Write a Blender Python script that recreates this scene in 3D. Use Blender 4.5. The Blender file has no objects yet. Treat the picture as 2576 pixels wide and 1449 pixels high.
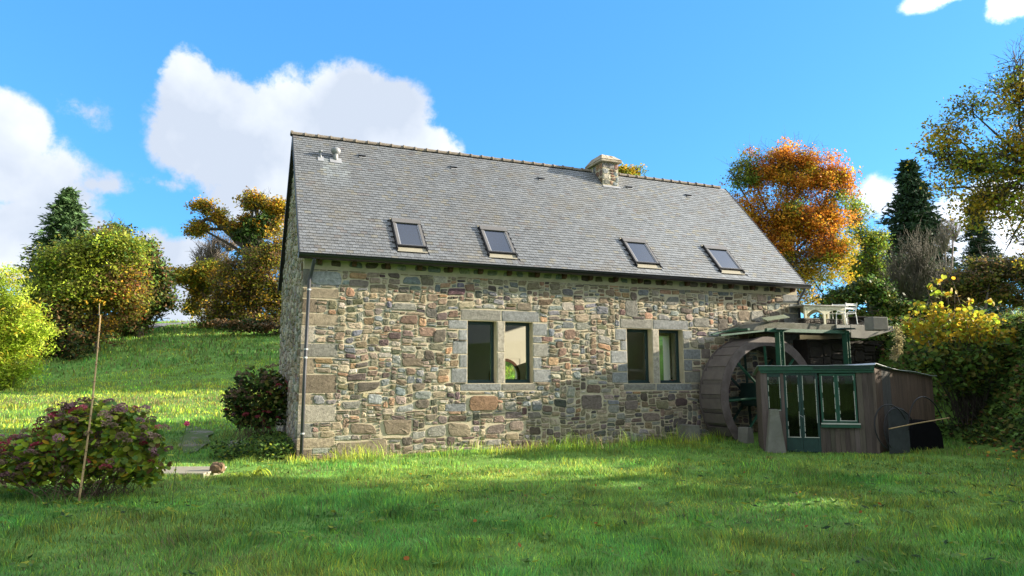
import bpy, math, random
import numpy as np
from mathutils import Vector, Matrix
R=math.radians
rng=np.random.default_rng(7); random.seed(7)
scn=bpy.context.scene
col=scn.collection
# ---------------------------------------------------------------- survey of the place (metres; camera stands at the origin, looks along +Y)
F=1725.49; PIT=.1313; ROLL=-.0032; YAW=.3917
CAM=np.array([0,0,1.65])
HC=np.array([-5.04,16.4,-.19])              # front left corner of the mill
W=6.878; HE=4.835; HR=9.037; LEN=15.567; OH=.28
U=np.array([math.cos(YAW),math.sin(YAW),0]); V=np.array([-U[1],U[0],0]); Z=np.array([0,0,1.])
def ray(px,py):
    x=px-1288; y=724.5-py
    cr,sr=math.cos(ROLL),math.sin(ROLL)
    X=x*cr+y*sr; Y=-x*sr+y*cr
    c,s=math.cos(PIT),math.sin(PIT)
    return np.array([X/F,c-s*Y/F,s+c*Y/F])
def at(px,py,Y):
    r=ray(px,py); return CAM+r*(Y/r[1])
def house(p):
    s,d,h=p; return HC+U*s+V*d+Z*h
# ---------------------------------------------------------------- camera, light, exposure
cd=bpy.data.cameras.new('camera'); cam=bpy.data.objects.new('camera',cd); col.objects.link(cam)
cd.sensor_width=36; cd.lens=36*F/2576; cd.clip_end=3000; cd.clip_start=.05
cam.matrix_world=Matrix.Translation(CAM)@Matrix.Rotation(math.pi/2+PIT,4,'X')@Matrix.Rotation(ROLL,4,'Z')
scn.camera=cam
SUN_AZ=YAW-R(12); SUN_EL=R(17)              # azimuth measured from +X towards +Y
sd=bpy.data.lights.new('sun','SUN'); sun=bpy.data.objects.new('sun',sd); col.objects.link(sun)
sd.energy=5.0; sd.angle=R(.6); sd.color=(1,.87,.68)
sdir=Vector((math.cos(SUN_EL)*math.cos(SUN_AZ),math.cos(SUN_EL)*math.sin(SUN_AZ),math.sin(SUN_EL)))
sun.rotation_euler=sdir.to_track_quat('Z','Y').to_euler()
scn.view_settings.view_transform='Standard'; scn.view_settings.look='None'
scn.view_settings.exposure=1.72; scn.view_settings.gamma=1; scn.view_settings.use_curve_mapping=False
scn.cycles.max_bounces=8; scn.cycles.transparent_max_bounces=16; scn.cycles.use_denoising=True
world=bpy.data.worlds.new('World'); scn.world=world; world.use_nodes=True
nt=world.node_tree; N=nt.nodes; LK=nt.links; N.clear()
def wn(t,**k):
    n=N.new(t)
    for a,b in k.items(): setattr(n,a,b)
    return n
def mth(op,a,b=None,c=None,clamp=False):
    n=wn('ShaderNodeMath',operation=op,use_clamp=clamp)
    for i,q in enumerate((a,b,c)):
        if q is None: continue
        if isinstance(q,(int,float)): n.inputs[i].default_value=q
        else: LK.new(q,n.inputs[i])
    return n.outputs[0]
sky=wn('ShaderNodeTexSky',sky_type='NISHITA'); sky.sun_disc=False
sky.sun_elevation=SUN_EL; sky.sun_rotation=math.pi/2-SUN_AZ; sky.air_density=1.0; sky.dust_density=.3; sky.ozone_density=3.0
tint=wn('ShaderNodeMix',data_type='RGBA',blend_type='MULTIPLY'); tint.inputs[0].default_value=1
LK.new(sky.outputs[0],tint.inputs[6]); tint.inputs[7].default_value=(.62,1.10,1.42,1)
flat=wn('ShaderNodeMix',data_type='RGBA'); flat.inputs[0].default_value=.55; LK.new(tint.outputs[2],flat.inputs[6]); flat.inputs[7].default_value=(.36,1.55,3.6,1)
tc=wn('ShaderNodeTexCoord'); DIR=tc.outputs['Generated']
nz=wn('ShaderNodeTexNoise'); nz.inputs['Scale'].default_value=8; nz.inputs['Detail'].default_value=11; nz.inputs['Roughness'].default_value=.66
LK.new(DIR,nz.inputs['Vector'])
nz2=wn('ShaderNodeTexNoise'); nz2.inputs['Scale'].default_value=3.2; nz2.inputs['Detail'].default_value=4
LK.new(DIR,nz2.inputs['Vector'])
# cloud banks: (px, py, half width, half height, strength) as bearings from the lawn
BL=[(478,200,62,70,1),(600,265,95,75,1),(560,350,140,120,1),(720,330,170,130,1),(870,270,105,95,1),(950,330,150,120,1),(1070,385,95,75,1),
(690,450,170,130,1),(880,440,240,150,1),(600,440,110,90,.75),(20,340,75,80,1),(20,450,150,110,.85),(110,545,150,80,.95),(40,620,150,80,1),(170,600,95,80,1),(222,275,55,42,.42),
(375,610,60,55,.85),(440,650,110,60,.95),(440,750,110,65,.95),(250,460,190,40,.42),(420,460,110,30,.38),(2385,-4,75,22,.62),(2565,8,55,34,.9),(2240,510,95,60,.9),(2380,560,150,70,1),
(2470,620,160,80,1)]
acc=None
for (px,py,a,b,st) in BL:
    r=ray(px,py); r/=np.linalg.norm(r)
    s1=wn('ShaderNodeVectorMath',operation='SUBTRACT'); LK.new(DIR,s1.inputs[0]); s1.inputs[1].default_value=tuple(r)
    m1=wn('ShaderNodeVectorMath',operation='MULTIPLY'); LK.new(s1.outputs[0],m1.inputs[0])
    kx=F/a*1.12; kz=F/b*1.0; m1.inputs[1].default_value=(kx,kx*.5,kz)
    ln=wn('ShaderNodeVectorMath',operation='LENGTH'); LK.new(m1.outputs[0],ln.inputs[0])
    g=mth('MULTIPLY',mth('MAXIMUM',mth('SUBTRACT',1.45,ln.outputs['Value']),0),st)
    acc=g if acc is None else mth('SMOOTH_MAX',acc,g,.06)
# elsewhere near-solid cloud added outside the view to lift the fill light
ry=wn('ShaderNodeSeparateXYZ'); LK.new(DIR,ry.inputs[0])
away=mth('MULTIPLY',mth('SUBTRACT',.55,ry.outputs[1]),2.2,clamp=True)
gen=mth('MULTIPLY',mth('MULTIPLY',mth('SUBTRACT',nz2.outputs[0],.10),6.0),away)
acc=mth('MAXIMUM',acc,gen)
den=mth('ADD',acc,mth('MULTIPLY',mth('SUBTRACT',nz.outputs[0],.5),mth('MULTIPLY',mth('MULTIPLY_ADD',acc,1.6,.30,clamp=True),2.5)))
dens=wn('ShaderNodeMapRange',interpolation_type='SMOOTHSTEP'); LK.new(den,dens.inputs[0])
dens.inputs[1].default_value=.28; dens.inputs[2].default_value=.68
shade=wn('ShaderNodeTexNoise'); shade.inputs['Scale'].default_value=5; shade.inputs['Detail'].default_value=6; shade.inputs['Roughness'].default_value=.5
LK.new(DIR,shade.inputs['Vector'])
sr=wn('ShaderNodeValToRGB'); LK.new(shade.outputs[0],sr.inputs[0])
sr.color_ramp.elements[0].position=.41; sr.color_ramp.elements[0].color=(2.35,2.65,3.15,1)
sr.color_ramp.elements[1].position=.66; sr.color_ramp.elements[1].color=(4.0,4.15,4.3,1)
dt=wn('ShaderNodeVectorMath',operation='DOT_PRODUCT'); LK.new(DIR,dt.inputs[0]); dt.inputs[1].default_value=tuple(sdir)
glow=mth('MULTIPLY_ADD',mth('POWER',mth('MAXIMUM',dt.outputs['Value'],0),5.0),4.0,1.0)   # clouds brightened towards the sun, added to raise the fill light
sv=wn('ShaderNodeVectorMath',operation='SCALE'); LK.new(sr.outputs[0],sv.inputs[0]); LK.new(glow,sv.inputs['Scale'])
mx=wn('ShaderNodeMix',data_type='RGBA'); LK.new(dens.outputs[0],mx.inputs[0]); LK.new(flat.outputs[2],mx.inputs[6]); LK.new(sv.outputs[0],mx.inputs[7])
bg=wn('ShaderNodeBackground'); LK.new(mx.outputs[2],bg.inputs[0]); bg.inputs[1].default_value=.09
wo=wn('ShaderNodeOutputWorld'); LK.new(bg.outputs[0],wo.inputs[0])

# ---------------------------------------------------------------- materials
MATS={}
def mat(name,color=(.5,.5,.5),rough=.8,var=.2,vscale=6,bump=.25,bscale=40,attr=False,trans=0,metal=0,spec=.4,stain=None,stain_scale=2,stain_pos=(.5,.65),stretch=(1,1,1)):
    if name in MATS: return MATS[name]
    m=bpy.data.materials.new(name); m.use_nodes=True; MATS[name]=m
    t=m.node_tree; n=t.nodes; l=t.links; p=n['Principled BSDF']
    g=n.new('ShaderNodeNewGeometry'); mp=n.new('ShaderNodeMapping'); mp.inputs['Scale'].default_value=stretch; l.new(g.outputs['Position'],mp.inputs[0])
    P=mp.outputs[0]
    a=n.new('ShaderNodeTexNoise'); a.inputs['Scale'].default_value=vscale; a.inputs['Detail'].default_value=6; a.inputs['Roughness'].default_value=.65; l.new(P,a.inputs['Vector'])
    mr=n.new('ShaderNodeMapRange'); l.new(a.outputs[0],mr.inputs[0]); mr.inputs[1].default_value=.25; mr.inputs[2].default_value=.75; mr.inputs[3].default_value=1-var; mr.inputs[4].default_value=1+var
    mul=n.new('ShaderNodeVectorMath'); mul.operation='SCALE'; l.new(mr.outputs[0],mul.inputs['Scale'])
    if attr:
        at_=n.new('ShaderNodeAttribute'); at_.attribute_name='Col'; l.new(at_.outputs['Color'],mul.inputs[0])
    else: mul.inputs[0].default_value=color[:3]
    out=mul.outputs[0]
    if stain:
        s=n.new('ShaderNodeTexNoise'); s.inputs['Scale'].default_value=stain_scale; s.inputs['Detail'].default_value=7; s.inputs['Roughness'].default_value=.7; l.new(P,s.inputs['Vector'])
        q=n.new('ShaderNodeMapRange'); l.new(s.outputs[0],q.inputs[0]); q.inputs[1].default_value=stain_pos[0]; q.inputs[2].default_value=stain_pos[1]
        x=n.new('ShaderNodeMix'); x.data_type='RGBA'; l.new(q.outputs[0],x.inputs[0]); l.new(out,x.inputs[6]); x.inputs[7].default_value=(*stain,1); out=x.outputs[2]
    l.new(out,p.inputs['Base Color'])
    p.inputs['Roughness'].default_value=rough; p.inputs['Metallic'].default_value=metal; p.inputs['Specular IOR Level'].default_value=spec
    if bump:
        b=n.new('ShaderNodeTexNoise'); b.inputs['Scale'].default_value=bscale; b.inputs['Detail'].default_value=8; b.inputs['Roughness'].default_value=.7; l.new(P,b.inputs['Vector'])
        bp=n.new('ShaderNodeBump'); bp.inputs['Strength'].default_value=bump; bp.inputs['Distance'].default_value=.02; l.new(b.outputs[0],bp.inputs['Height']); l.new(bp.outputs[0],p.inputs['Normal'])
    if trans:
        tr=n.new('ShaderNodeBsdfTranslucent'); l.new(out,tr.inputs['Color']); ms=n.new('ShaderNodeMixShader'); ms.inputs[0].default_value=trans
        l.new(p.outputs[0],ms.inputs[1]); l.new(tr.outputs[0],ms.inputs[2]); l.new(ms.outputs[0],n['Material Output'].inputs[0])
    return m
def glass(name,tint=(.8,.85,.85),fac=.12,rough=.02):
    m=bpy.data.materials.new(name); m.use_nodes=True; t=m.node_tree; n=t.nodes; l=t.links; n.remove(n['Principled BSDF'])
    tr=n.new('ShaderNodeBsdfTransparent'); tr.inputs[0].default_value=(*tint,1); gl=n.new('ShaderNodeBsdfGlossy'); gl.inputs['Roughness'].default_value=rough
    fr=n.new('ShaderNodeFresnel'); fr.inputs[0].default_value=1.33; ad=n.new('ShaderNodeMath'); ad.operation='ADD'; l.new(fr.outputs[0],ad.inputs[0]); ad.inputs[1].default_value=fac
    ms=n.new('ShaderNodeMixShader'); l.new(ad.outputs[0],ms.inputs[0]); l.new(tr.outputs[0],ms.inputs[1]); l.new(gl.outputs[0],ms.inputs[2]); l.new(ms.outputs[0],n['Material Output'].inputs[0])
    return m
# ---------------------------------------------------------------- helpers
def tag(o,label=None,cat=None,group=None,kind=None):
    if label: o['label']=label
    if cat: o['category']=cat
    if group: o['group']=group
    if kind: o['kind']=kind
    return o
def empty(name,loc=(0,0,0),rz=0,**k):
    o=bpy.data.objects.new(name,None); col.objects.link(o); o.location=loc; o.rotation_euler=(0,0,rz); o.empty_display_size=.2
    return tag(o,**k)
def link(name,me,parent=None,**k):
    o=bpy.data.objects.new(name,me); col.objects.link(o)
    if parent is not None: o.parent=parent
    return tag(o,**k)
def npmesh(name,verts,faces,m,cols=None,smooth=False):
    """verts (n,3); faces list of equal-length index arrays (k,f) or list of them"""
    me=bpy.data.meshes.new(name)
    if isinstance(faces,np.ndarray): faces=[faces]
    verts=np.asarray(verts,dtype=np.float32)
    me.vertices.add(len(verts)); me.vertices.foreach_set('co',verts.ravel())
    tot=sum(f.size for f in faces); npoly=sum(len(f) for f in faces)
    me.loops.add(tot); me.loops.foreach_set('vertex_index',np.concatenate([f.ravel() for f in faces]).astype(np.int32))
    me.polygons.add(npoly)
    st=[];b=0
    for f in faces:
        k=f.shape[1]; st.append(b+np.arange(len(f))*k); b+=f.size
    me.polygons.foreach_set('loop_start',np.concatenate(st).astype(np.int32))
    if smooth: me.polygons.foreach_set('use_smooth',np.ones(npoly,dtype=bool))
    if cols is not None:
        c=me.color_attributes.new('Col','FLOAT_COLOR','POINT'); cc=np.ones((len(verts),4),dtype=np.float32); cc[:,:3]=cols; c.data.foreach_set('color',cc.ravel())
    me.materials.append(m); me.update(calc_edges=True); me.validate()
    return me
class MB:
    def __init__(s): s.v=[];s.f=[];s.c=[];s.col=(.5,.5,.5)
    def add(s,vs,fs,c=None):
        b=len(s.v); s.v+= [tuple(map(float,q)) for q in vs]; s.f+=[tuple(b+i for i in f) for f in fs]; s.c+=[tuple(c or s.col)]*len(vs); return s
    def box(s,a,b,c=None):
        x0,y0,z0=a;x1,y1,z1=b
        return s.add([(x0,y0,z0),(x1,y0,z0),(x1,y1,z0),(x0,y1,z0),(x0,y0,z1),(x1,y0,z1),(x1,y1,z1),(x0,y1,z1)],
            [(0,3,2,1),(4,5,6,7),(0,1,5,4),(1,2,6,5),(2,3,7,6),(3,0,4,7)],c)
    def bar(s,p,q,w,h,up=(0,0,1),c=None):
        p=Vector(p);q=Vector(q);d=(q-p).normalized();up=Vector(up)
        x=d.cross(up)
        if x.length<1e-4: x=d.cross(Vector((1,0,0)))
        x.normalize();y=x.cross(d).normalized()
        vs=[]
        for e in(p,q):
            for a,b in((-1,-1),(1,-1),(1,1),(-1,1)): vs.append(e+x*a*w/2+y*b*h/2)
        return s.add(vs,[(3,2,1,0),(4,5,6,7),(0,1,5,4),(1,2,6,5),(2,3,7,6),(3,0,4,7)],c)
    def tube(s,pts,rad,n=8,c=None,cap=True):
        pts=[Vector(p) for p in pts]
        if not hasattr(rad,'__len__'): rad=[rad]*len(pts)
        vs=[];ref=None
        for i,p in enumerate(pts):
            d=(pts[min(i+1,len(pts)-1)]-pts[max(i-1,0)]).normalized()
            if ref is None: ref=Vector((0,0,1)) if abs(d.z)<.9 else Vector((1,0,0))
            x=d.cross(ref).normalized();y=x.cross(d)
            for k in range(n):
                a=2*math.pi*k/n; vs.append(p+(x*math.cos(a)+y*math.sin(a))*rad[i])
        fs=[(i*n+k,i*n+(k+1)%n,(i+1)*n+(k+1)%n,(i+1)*n+k) for i in range(len(pts)-1) for k in range(n)]
        if cap: fs+=[tuple(range(n))[::-1],tuple((len(pts)-1)*n+k for k in range(n))]
        return s.add(vs,fs,c)
    def prism(s,poly,a,b,f,c=None):
        """poly in 2D, f(x,y,t)->3D, extruded from t=a to t=b"""
        n=len(poly); vs=[f(x,y,a) for x,y in poly]+[f(x,y,b) for x,y in poly]
        return s.add(vs,[tuple(range(n)),tuple(range(2*n-1,n-1,-1))]+[(i,i+n,(i+1)%n+n,(i+1)%n) for i in range(n)],c)
    def mesh(s,name,m,smooth=False):
        me=bpy.data.meshes.new(name); me.from_pydata(s.v,[],s.f); me.materials.append(m)
        c=me.color_attributes.new('Col','FLOAT_COLOR','POINT'); cc=np.ones((len(s.v),4),dtype=np.float32); cc[:,:3]=s.c; c.data.foreach_set('color',cc.ravel())
        if smooth: me.polygons.foreach_set('use_smooth',np.ones(len(me.polygons),dtype=bool))
        me.update(); return me
    def build(s,name,m,parent=None,smooth=False,bevel=0,**k):
        o=link(name,s.mesh(name,m,smooth),parent,**k)
        if bevel:
            b=o.modifiers.new('edge','BEVEL'); b.width=bevel; b.segments=2; b.limit_method='ANGLE'
        return o
def sstep(a,b,x):
    t=np.clip((np.asarray(x,float)-a)/(b-a),0,1); return t*t*(3-2*t)
# cheap smooth value noise
_T=np.random.default_rng(3).random((64,64,8))*2-1
def vn(x,y,k=0):
    x=np.asarray(x,float);y=np.asarray(y,float); xi=np.floor(x).astype(int);yi=np.floor(y).astype(int);fx=x-xi;fy=y-yi
    fx=fx*fx*(3-2*fx);fy=fy*fy*(3-2*fy); g=lambda a,b:_T[a%64,b%64,k%8]
    return (g(xi,yi)*(1-fx)+g(xi+1,yi)*fx)*(1-fy)+(g(xi,yi+1)*(1-fx)+g(xi+1,yi+1)*fx)*fy
def fbm(x,y,k=0): return vn(x,y,k)+.5*vn(x*2.1+7,y*2.1,k+1)+.25*vn(x*4.3,y*4.3+3,k+2)
# ---------------------------------------------------------------- terrain
TOE=np.array([(-2,110),(1.5,60),(4.5,29),(8.6,23.4),(10.3,22.3),(12.5,19.6),(11.6,15.3),(12.8,11),(14,5),(15,-2),(15,-40)],float)
def toe_dist(x,y):
    """distance to the toe of the bank, positive on its right (uphill) side"""
    x=np.asarray(x,float);y=np.asarray(y,float); best=np.full(x.shape,1e9); sg=np.ones(x.shape)
    for (ax,ay),(bx,by) in zip(TOE[:-1],TOE[1:]):
        dx,dy=bx-ax,by-ay; t=np.clip(((x-ax)*dx+(y-ay)*dy)/(dx*dx+dy*dy),0,1)
        d=np.hypot(x-ax-t*dx,y-ay-t*dy); cr=dx*(y-ay)-dy*(x-ax)
        m=d<best; best=np.where(m,d,best); sg=np.where(m,np.sign(cr),sg)
    return best*sg
def ground_z(x,y):
    x=np.asarray(x,float);y=np.asarray(y,float)
    l=np.interp(y,[-40,0,16,19,25,29,36,38,56,70,85,110,300],[.3,0,-.22,-.18,.18,.68,1.34,1.6,5.85,7.5,8.5,9,7])
    l=l+.35*sstep(45,80,y)*vn(x/14,y/14,4)
    w=toe_dist(x,y)
    r=3.42*sstep(-.1,2.6,w)+.05*np.clip(w-2.2,0,14)
    r=r+ sstep(3.4,6.5,w)*.85*sstep(26,20,y)
    r=np.where(y>40,r,r)
    nb=.035*vn(x*.9,y*.9,1)+.015*vn(x*2.7,y*2.7,2)
    lo=l*(1-sstep(0,2.6,w)*.0)
    return np.maximum(lo,lo*0+np.where(w>-.1,np.maximum(lo,r-.2),lo))+nb
def gz(x,y): return float(ground_z(np.array([x]),np.array([y]))[0])
# ---------------------------------------------------------------- ground sheet
grass_soil=mat('grass_soil',(.13,.24,.05),rough=.95,var=.45,vscale=1.3,bump=.6,bscale=9,stain=(.11,.085,.04),stain_scale=.9,stain_pos=(.56,.78),spec=.1)
def grid(x0,x1,nx,y0,y1,ny):
    xs=np.linspace(x0,x1,nx);ys=np.linspace(y0,y1,ny);X,Y=np.meshgrid(xs,ys); v=np.stack([X.ravel(),Y.ravel(),ground_z(X.ravel(),Y.ravel())],1)
    i=np.arange(nx*ny).reshape(ny,nx); f=np.stack([i[:-1,:-1].ravel(),i[:-1,1:].ravel(),i[1:,1:].ravel(),i[1:,:-1].ravel()],1); return v,f
def warp(a,b,n,c,k):   # grid lines bunched about c
    t=np.linspace(-1,1,n); s=np.sinh(t*k)/math.sinh(k); return np.where(s<0,c+(c-a)*s,c+(b-c)*s)
xs=warp(-900,900,330,0,4.2); ys=warp(-300,1500,360,14,4.4); X,Y=np.meshgrid(xs,ys)
gv=np.stack([X.ravel(),Y.ravel(),ground_z(X.ravel(),Y.ravel())],1)
ii=np.arange(len(xs)*len(ys)).reshape(len(ys),len(xs)); gf=np.stack([ii[:-1,:-1].ravel(),ii[:-1,1:].ravel(),ii[1:,1:].ravel(),ii[1:,:-1].ravel()],1)
link('ground',npmesh('ground',gv,gf,grass_soil,smooth=True),kind='structure')
# ---------------------------------------------------------------- mill
PAL=dict(brown=(.195,.15,.095),dark=(.095,.08,.06),blue=(.15,.165,.175),grey=(.22,.215,.18),orange=(.34,.19,.09),red=(.20,.12,.08),tan=(.31,.25,.155),pale=(.36,.325,.25),purple=(.155,.12,.10),pink=(.25,.19,.145),bluegr=(.21,.225,.225))
PAL={k:tuple(.92*(q*.82+.28*sum(v)/3) for q in v) for k,v in PAL.items()}
mortar=mat('lime_mortar',(.47,.42,.305),rough=.95,var=.16,vscale=5,bump=.45,bscale=45,spec=.15,stain=(.36,.32,.22),stain_scale=1.4,stain_pos=(.5,.75))
stone_m=mat('rubble_stone',attr=True,rough=.85,var=.5,vscale=14,bump=.9,bscale=38,spec=.25)
mill=empty('stone_mill',tuple(HC),YAW,label='stone mill house with grey slate roof, four skylights and paired windows',cat='house')
WIN=[(4.19,5.01,1.72,3.36,1),(5.25,6.06,1.72,3.36,1),(9.04,9.90,1.69,3.27,2),(10.14,10.99,1.69,3.27,2)]
def sheet_holes(x0,x1,z0,z1,holes,f,thick):
    """a wall with openings as one mesh: f(x,z,t)->local point, t=0 outside, t=thick inside"""
    xs=sorted({x0,x1}|{h[0] for h in holes}|{h[1] for h in holes}); zs=sorted({z0,z1}|{h[2] for h in holes}|{h[3] for h in holes})
    b=MB(); hole=lambda i,j:any(h[0]<=xs[i]+1e-6 and xs[i+1]<=h[1]+1e-6 and h[2]<=zs[j]+1e-6 and zs[j+1]<=h[3]+1e-6 for h in holes)
    nx=len(xs)-1;nz=len(zs)-1
    solid=lambda i,j: 0<=i<nx and 0<=j<nz and not hole(i,j)
    for i in range(nx):
        for j in range(nz):
            if not solid(i,j): continue
            a,c,e,g=xs[i],xs[i+1],zs[j],zs[j+1]
            b.add([f(a,e,0),f(c,e,0),f(c,g,0),f(a,g,0)],[(0,1,2,3)]); b.add([f(a,e,thick),f(c,e,thick),f(c,g,thick),f(a,g,thick)],[(3,2,1,0)])
            for (di,dj,p,q) in((-1,0,(a,e),(a,g)),(1,0,(c,g),(c,e)),(0,-1,(c,e),(a,e)),(0,1,(a,g),(c,g))):
                if not solid(i+di,j+dj): b.add([f(*p,0),f(*q,0),f(*q,thick),f(*p,thick)],[(0,1,2,3)])
    return b
holes=[w[:4] for w in WIN]
front=sheet_holes(0,LEN,-.9,HE-.02,holes,lambda x,z,t:(x,t,z),.45).build('front_wall',mortar,mill)
# gable walls: left one is seen edge on
def gable(x0,x1,hole=False):
    b=MB(); k=(HR-HE)/(W/2+OH); top=lambda d:HE-.14+(min(d,W-d)+OH)*k
    poly=[(0.452,-.9),(W,-.9),(W,top(W)),(W/2,top(W/2)),(0.452,top(.452))]
    F3=lambda d,h,t:(t,d,h)
    if not hole: return b.prism(poly,x0,x1,F3)
    a,c,e,g=SUN_GAP   # unseen opening added to let sun in: the wall is built round it
    b.prism([(.452,-.9),(W,-.9),(W,e),(.452,e)],x0,x1,F3); b.prism([(.452,e),(a,e),(a,g),(.452,min(g,top(.452)))] if top(.452)>g else [(.452,e),(a,e),(a,g),((g-HE+.14)/k-OH,g),(.452,top(.452))],x0,x1,F3)
    b.prism([(c,e),(W,e),(W,top(W)),(W-((g-HE+.14)/k-OH),g),(c,g)],x0,x1,F3); dl=(g-HE+.14)/k-OH
    return b.prism([(dl,g),(W-dl,g),(W/2,top(W/2))],x0,x1,F3)
SUN_GAP=(4.72,5.4,4.15,5.95)
gl=gable(0,.45).build('gable_wall',mortar,mill); gable(LEN-.45,LEN,True).build('gable_wall',mortar,mill)
# front corners of the gables above the front wall are closed by the prism under the slope
k_=(HR-HE)/(W/2+OH)
for x0,x1 in((0,.45),(LEN-.45,LEN)):
    MB().prism([(0,HE-.019),(.45,HE-.019),(.45,HE-.14+(.45+OH)*k_),(0,HE-.14+OH*k_)],x0,x1,lambda d,h,t:(t,d,h)).build('gable_corner',mortar,mill)
plaster=mat('cream_plaster',(.86,.82,.70),rough=.9,var=.03,bump=.05)
ARX,ARR,ARS=1.0,1,1
# rear wall with an arched garden door, floor and ceiling
arc_r=.62; _r=ray(1306,900); _t=((HC+V*(W-.45)-CAM)@V)/(_r@V); arc_c=float((CAM+_r*_t-HC)@U)-arc_r+.02; arc_s=1.95; arc_b=.05
rear=sheet_holes(.452,LEN-.452,-.9,HE+.05,[(arc_c-arc_r,arc_c+arc_r,arc_b,arc_s+arc_r),(.6,6.0,.02,3.55),(8.95,11.3,.02,3.55),(13.9,15.05,.02,3.55)],lambda x,z,t:(x,W-.45+t,z),.45).build('rear_wall',plaster,mill)  # full-height side openings are added, unseen, to bring daylight into the rooms
sp=MB()     # spandrels that turn the square opening into an arch
for sgn in(-1,1):
    pts=[(arc_c+sgn*arc_r,arc_s+arc_r)]+[(arc_c+sgn*arc_r*math.cos(a),arc_s+arc_r*math.sin(a)) for a in np.linspace(0,math.pi/2,13)]
    sp.prism(pts,W-.445,W-.02,lambda x,z,t:(x,t,z))
sp.build('arch_spandrel',plaster,rear)
MB().box((.452,.452,-.1),(LEN-.452,W-.452,0)).build('floor',mat('interior_floor',(.66,.46,.36),bump=.1),mill)
MB().box((8.70,.452,.002),(8.80,W-.452,2.45)).build('partition_wall',plaster,mill)
wood=mat('brown_joinery',(.13,.05,.025),rough=.5,var=.25,vscale=5,bump=.1)
paint_dk=mat('dark_green_frame_paint',(.007,.03,.034),rough=.35,var=.1,bump=.03,spec=.5)
gls=glass('window_glass',(.97,.98,.97),.0)
ad=MB(); 
for i,(a0) in enumerate(np.linspace(0,math.pi,19)[:-1]):
    a1=a0+math.pi/18; q=lambda r,a:(arc_c+r*math.cos(a),arc_s+r*math.sin(a))
    ad.prism([q(arc_r-.1,a0),q(arc_r-.001,a0),q(arc_r-.001,a1),q(arc_r-.1,a1)],W-.47,W-.38,lambda x,z,t:(x,t,z))
for sx in(arc_c-arc_r+.001,arc_c+arc_r-.1): ad.box((sx,W-.47,arc_b),(sx+.099,W-.38,arc_s-.002))
ad=ad.build('arched_door_frame',wood,mill)
gb=MB()
for zz in(.75,1.25,1.8): gb.box((arc_c-arc_r+.1,W-.44,zz-.02),(arc_c+arc_r-.1,W-.41,zz+.02))
gb.build('glazing_bar',paint_dk,ad)
# ---- masonry packer
def stone_mesh(poly,depth,c,f,rough=.012):
    """poly: outline (n,2); returns verts, faces, one rounded stone standing out of the wall by depth"""
    n=len(poly); cen=poly.mean(0); tilt=rng.normal(0,.010,2); ext=np.ptp(poly,axis=0).max()
    rings=[(1.0,-.03),(1.0,depth*.35),(.93,depth*.85),(.62,depth)]
    vs=[]
    for sc_,dp in rings:
        for p in poly:
            inset=(p-cen)*sc_ if sc_<1 else (p-cen)
            if .9<sc_<1:
                l=np.hypot(*(p-cen)); inset=(p-cen)*(1-min(.012/max(l,.02),.3))
            q=cen+inset; d=dp+((tilt/ext*.5)@inset if dp>0 and sc_<.99 else 0)+(rng.normal(0,rough*.25) if sc_<.99 else 0)
            vs.append(f(q[0],q[1],-d))
    vs.append(f(cen[0],cen[1],-(depth*1.05+rng.normal(0,rough*.3))))
    fs=[(r*n+i,r*n+(i+1)%n,(r+1)*n+(i+1)%n,(r+1)*n+i) for r in range(3) for i in range(n)]+[(3*n+i,3*n+(i+1)%n,4*n) for i in range(n)]
    return vs,fs
def outline(x0,x1,z0,z1,dress=False,odd=0):
    w=x1-x0;h=z1-z0; m=min(w,h)
    if dress: j=.004; r=min(.012,m*.1)
    else: j=m*.075; r=m*rng.uniform(.16,.34)
    c=[np.array([x0,z0]),np.array([x1,z0]),np.array([x1,z1]),np.array([x0,z1])]
    if not dress:
        c=[p+rng.uniform(-1,1,2)*np.array([min(w*.10,.04),h*.10]) for p in c]
        if rng.random()<odd:   # a corner knocked off
            k=rng.integers(4); ctr=np.array([(x0+x1)/2,(z0+z1)/2]); c[k]=c[k]+(ctr-c[k])*rng.uniform(.15,.38)
    out=[]
    for k in range(4):
        p=c[k];a=c[k-1];b=c[(k+1)%4]; va=(a-p);vb=(b-p); la=np.hypot(*va);lb=np.hypot(*vb); ra=min(r*1.4,la*.42);rb=min(r,lb*.42)
        if k%2: ra,rb=rb,ra
        p1=p+va/la*ra;p2=p+vb/lb*rb; out+= [p1,(p1+p2)/4+p/2,p2]
        if not dress and lb>.13:
            out.append((p+b)/2+rng.normal(0,m*.025,2))
    o=np.array(out)
    if not dress: o=o+rng.normal(0,m*.014,o.shape)
    return o
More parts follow.
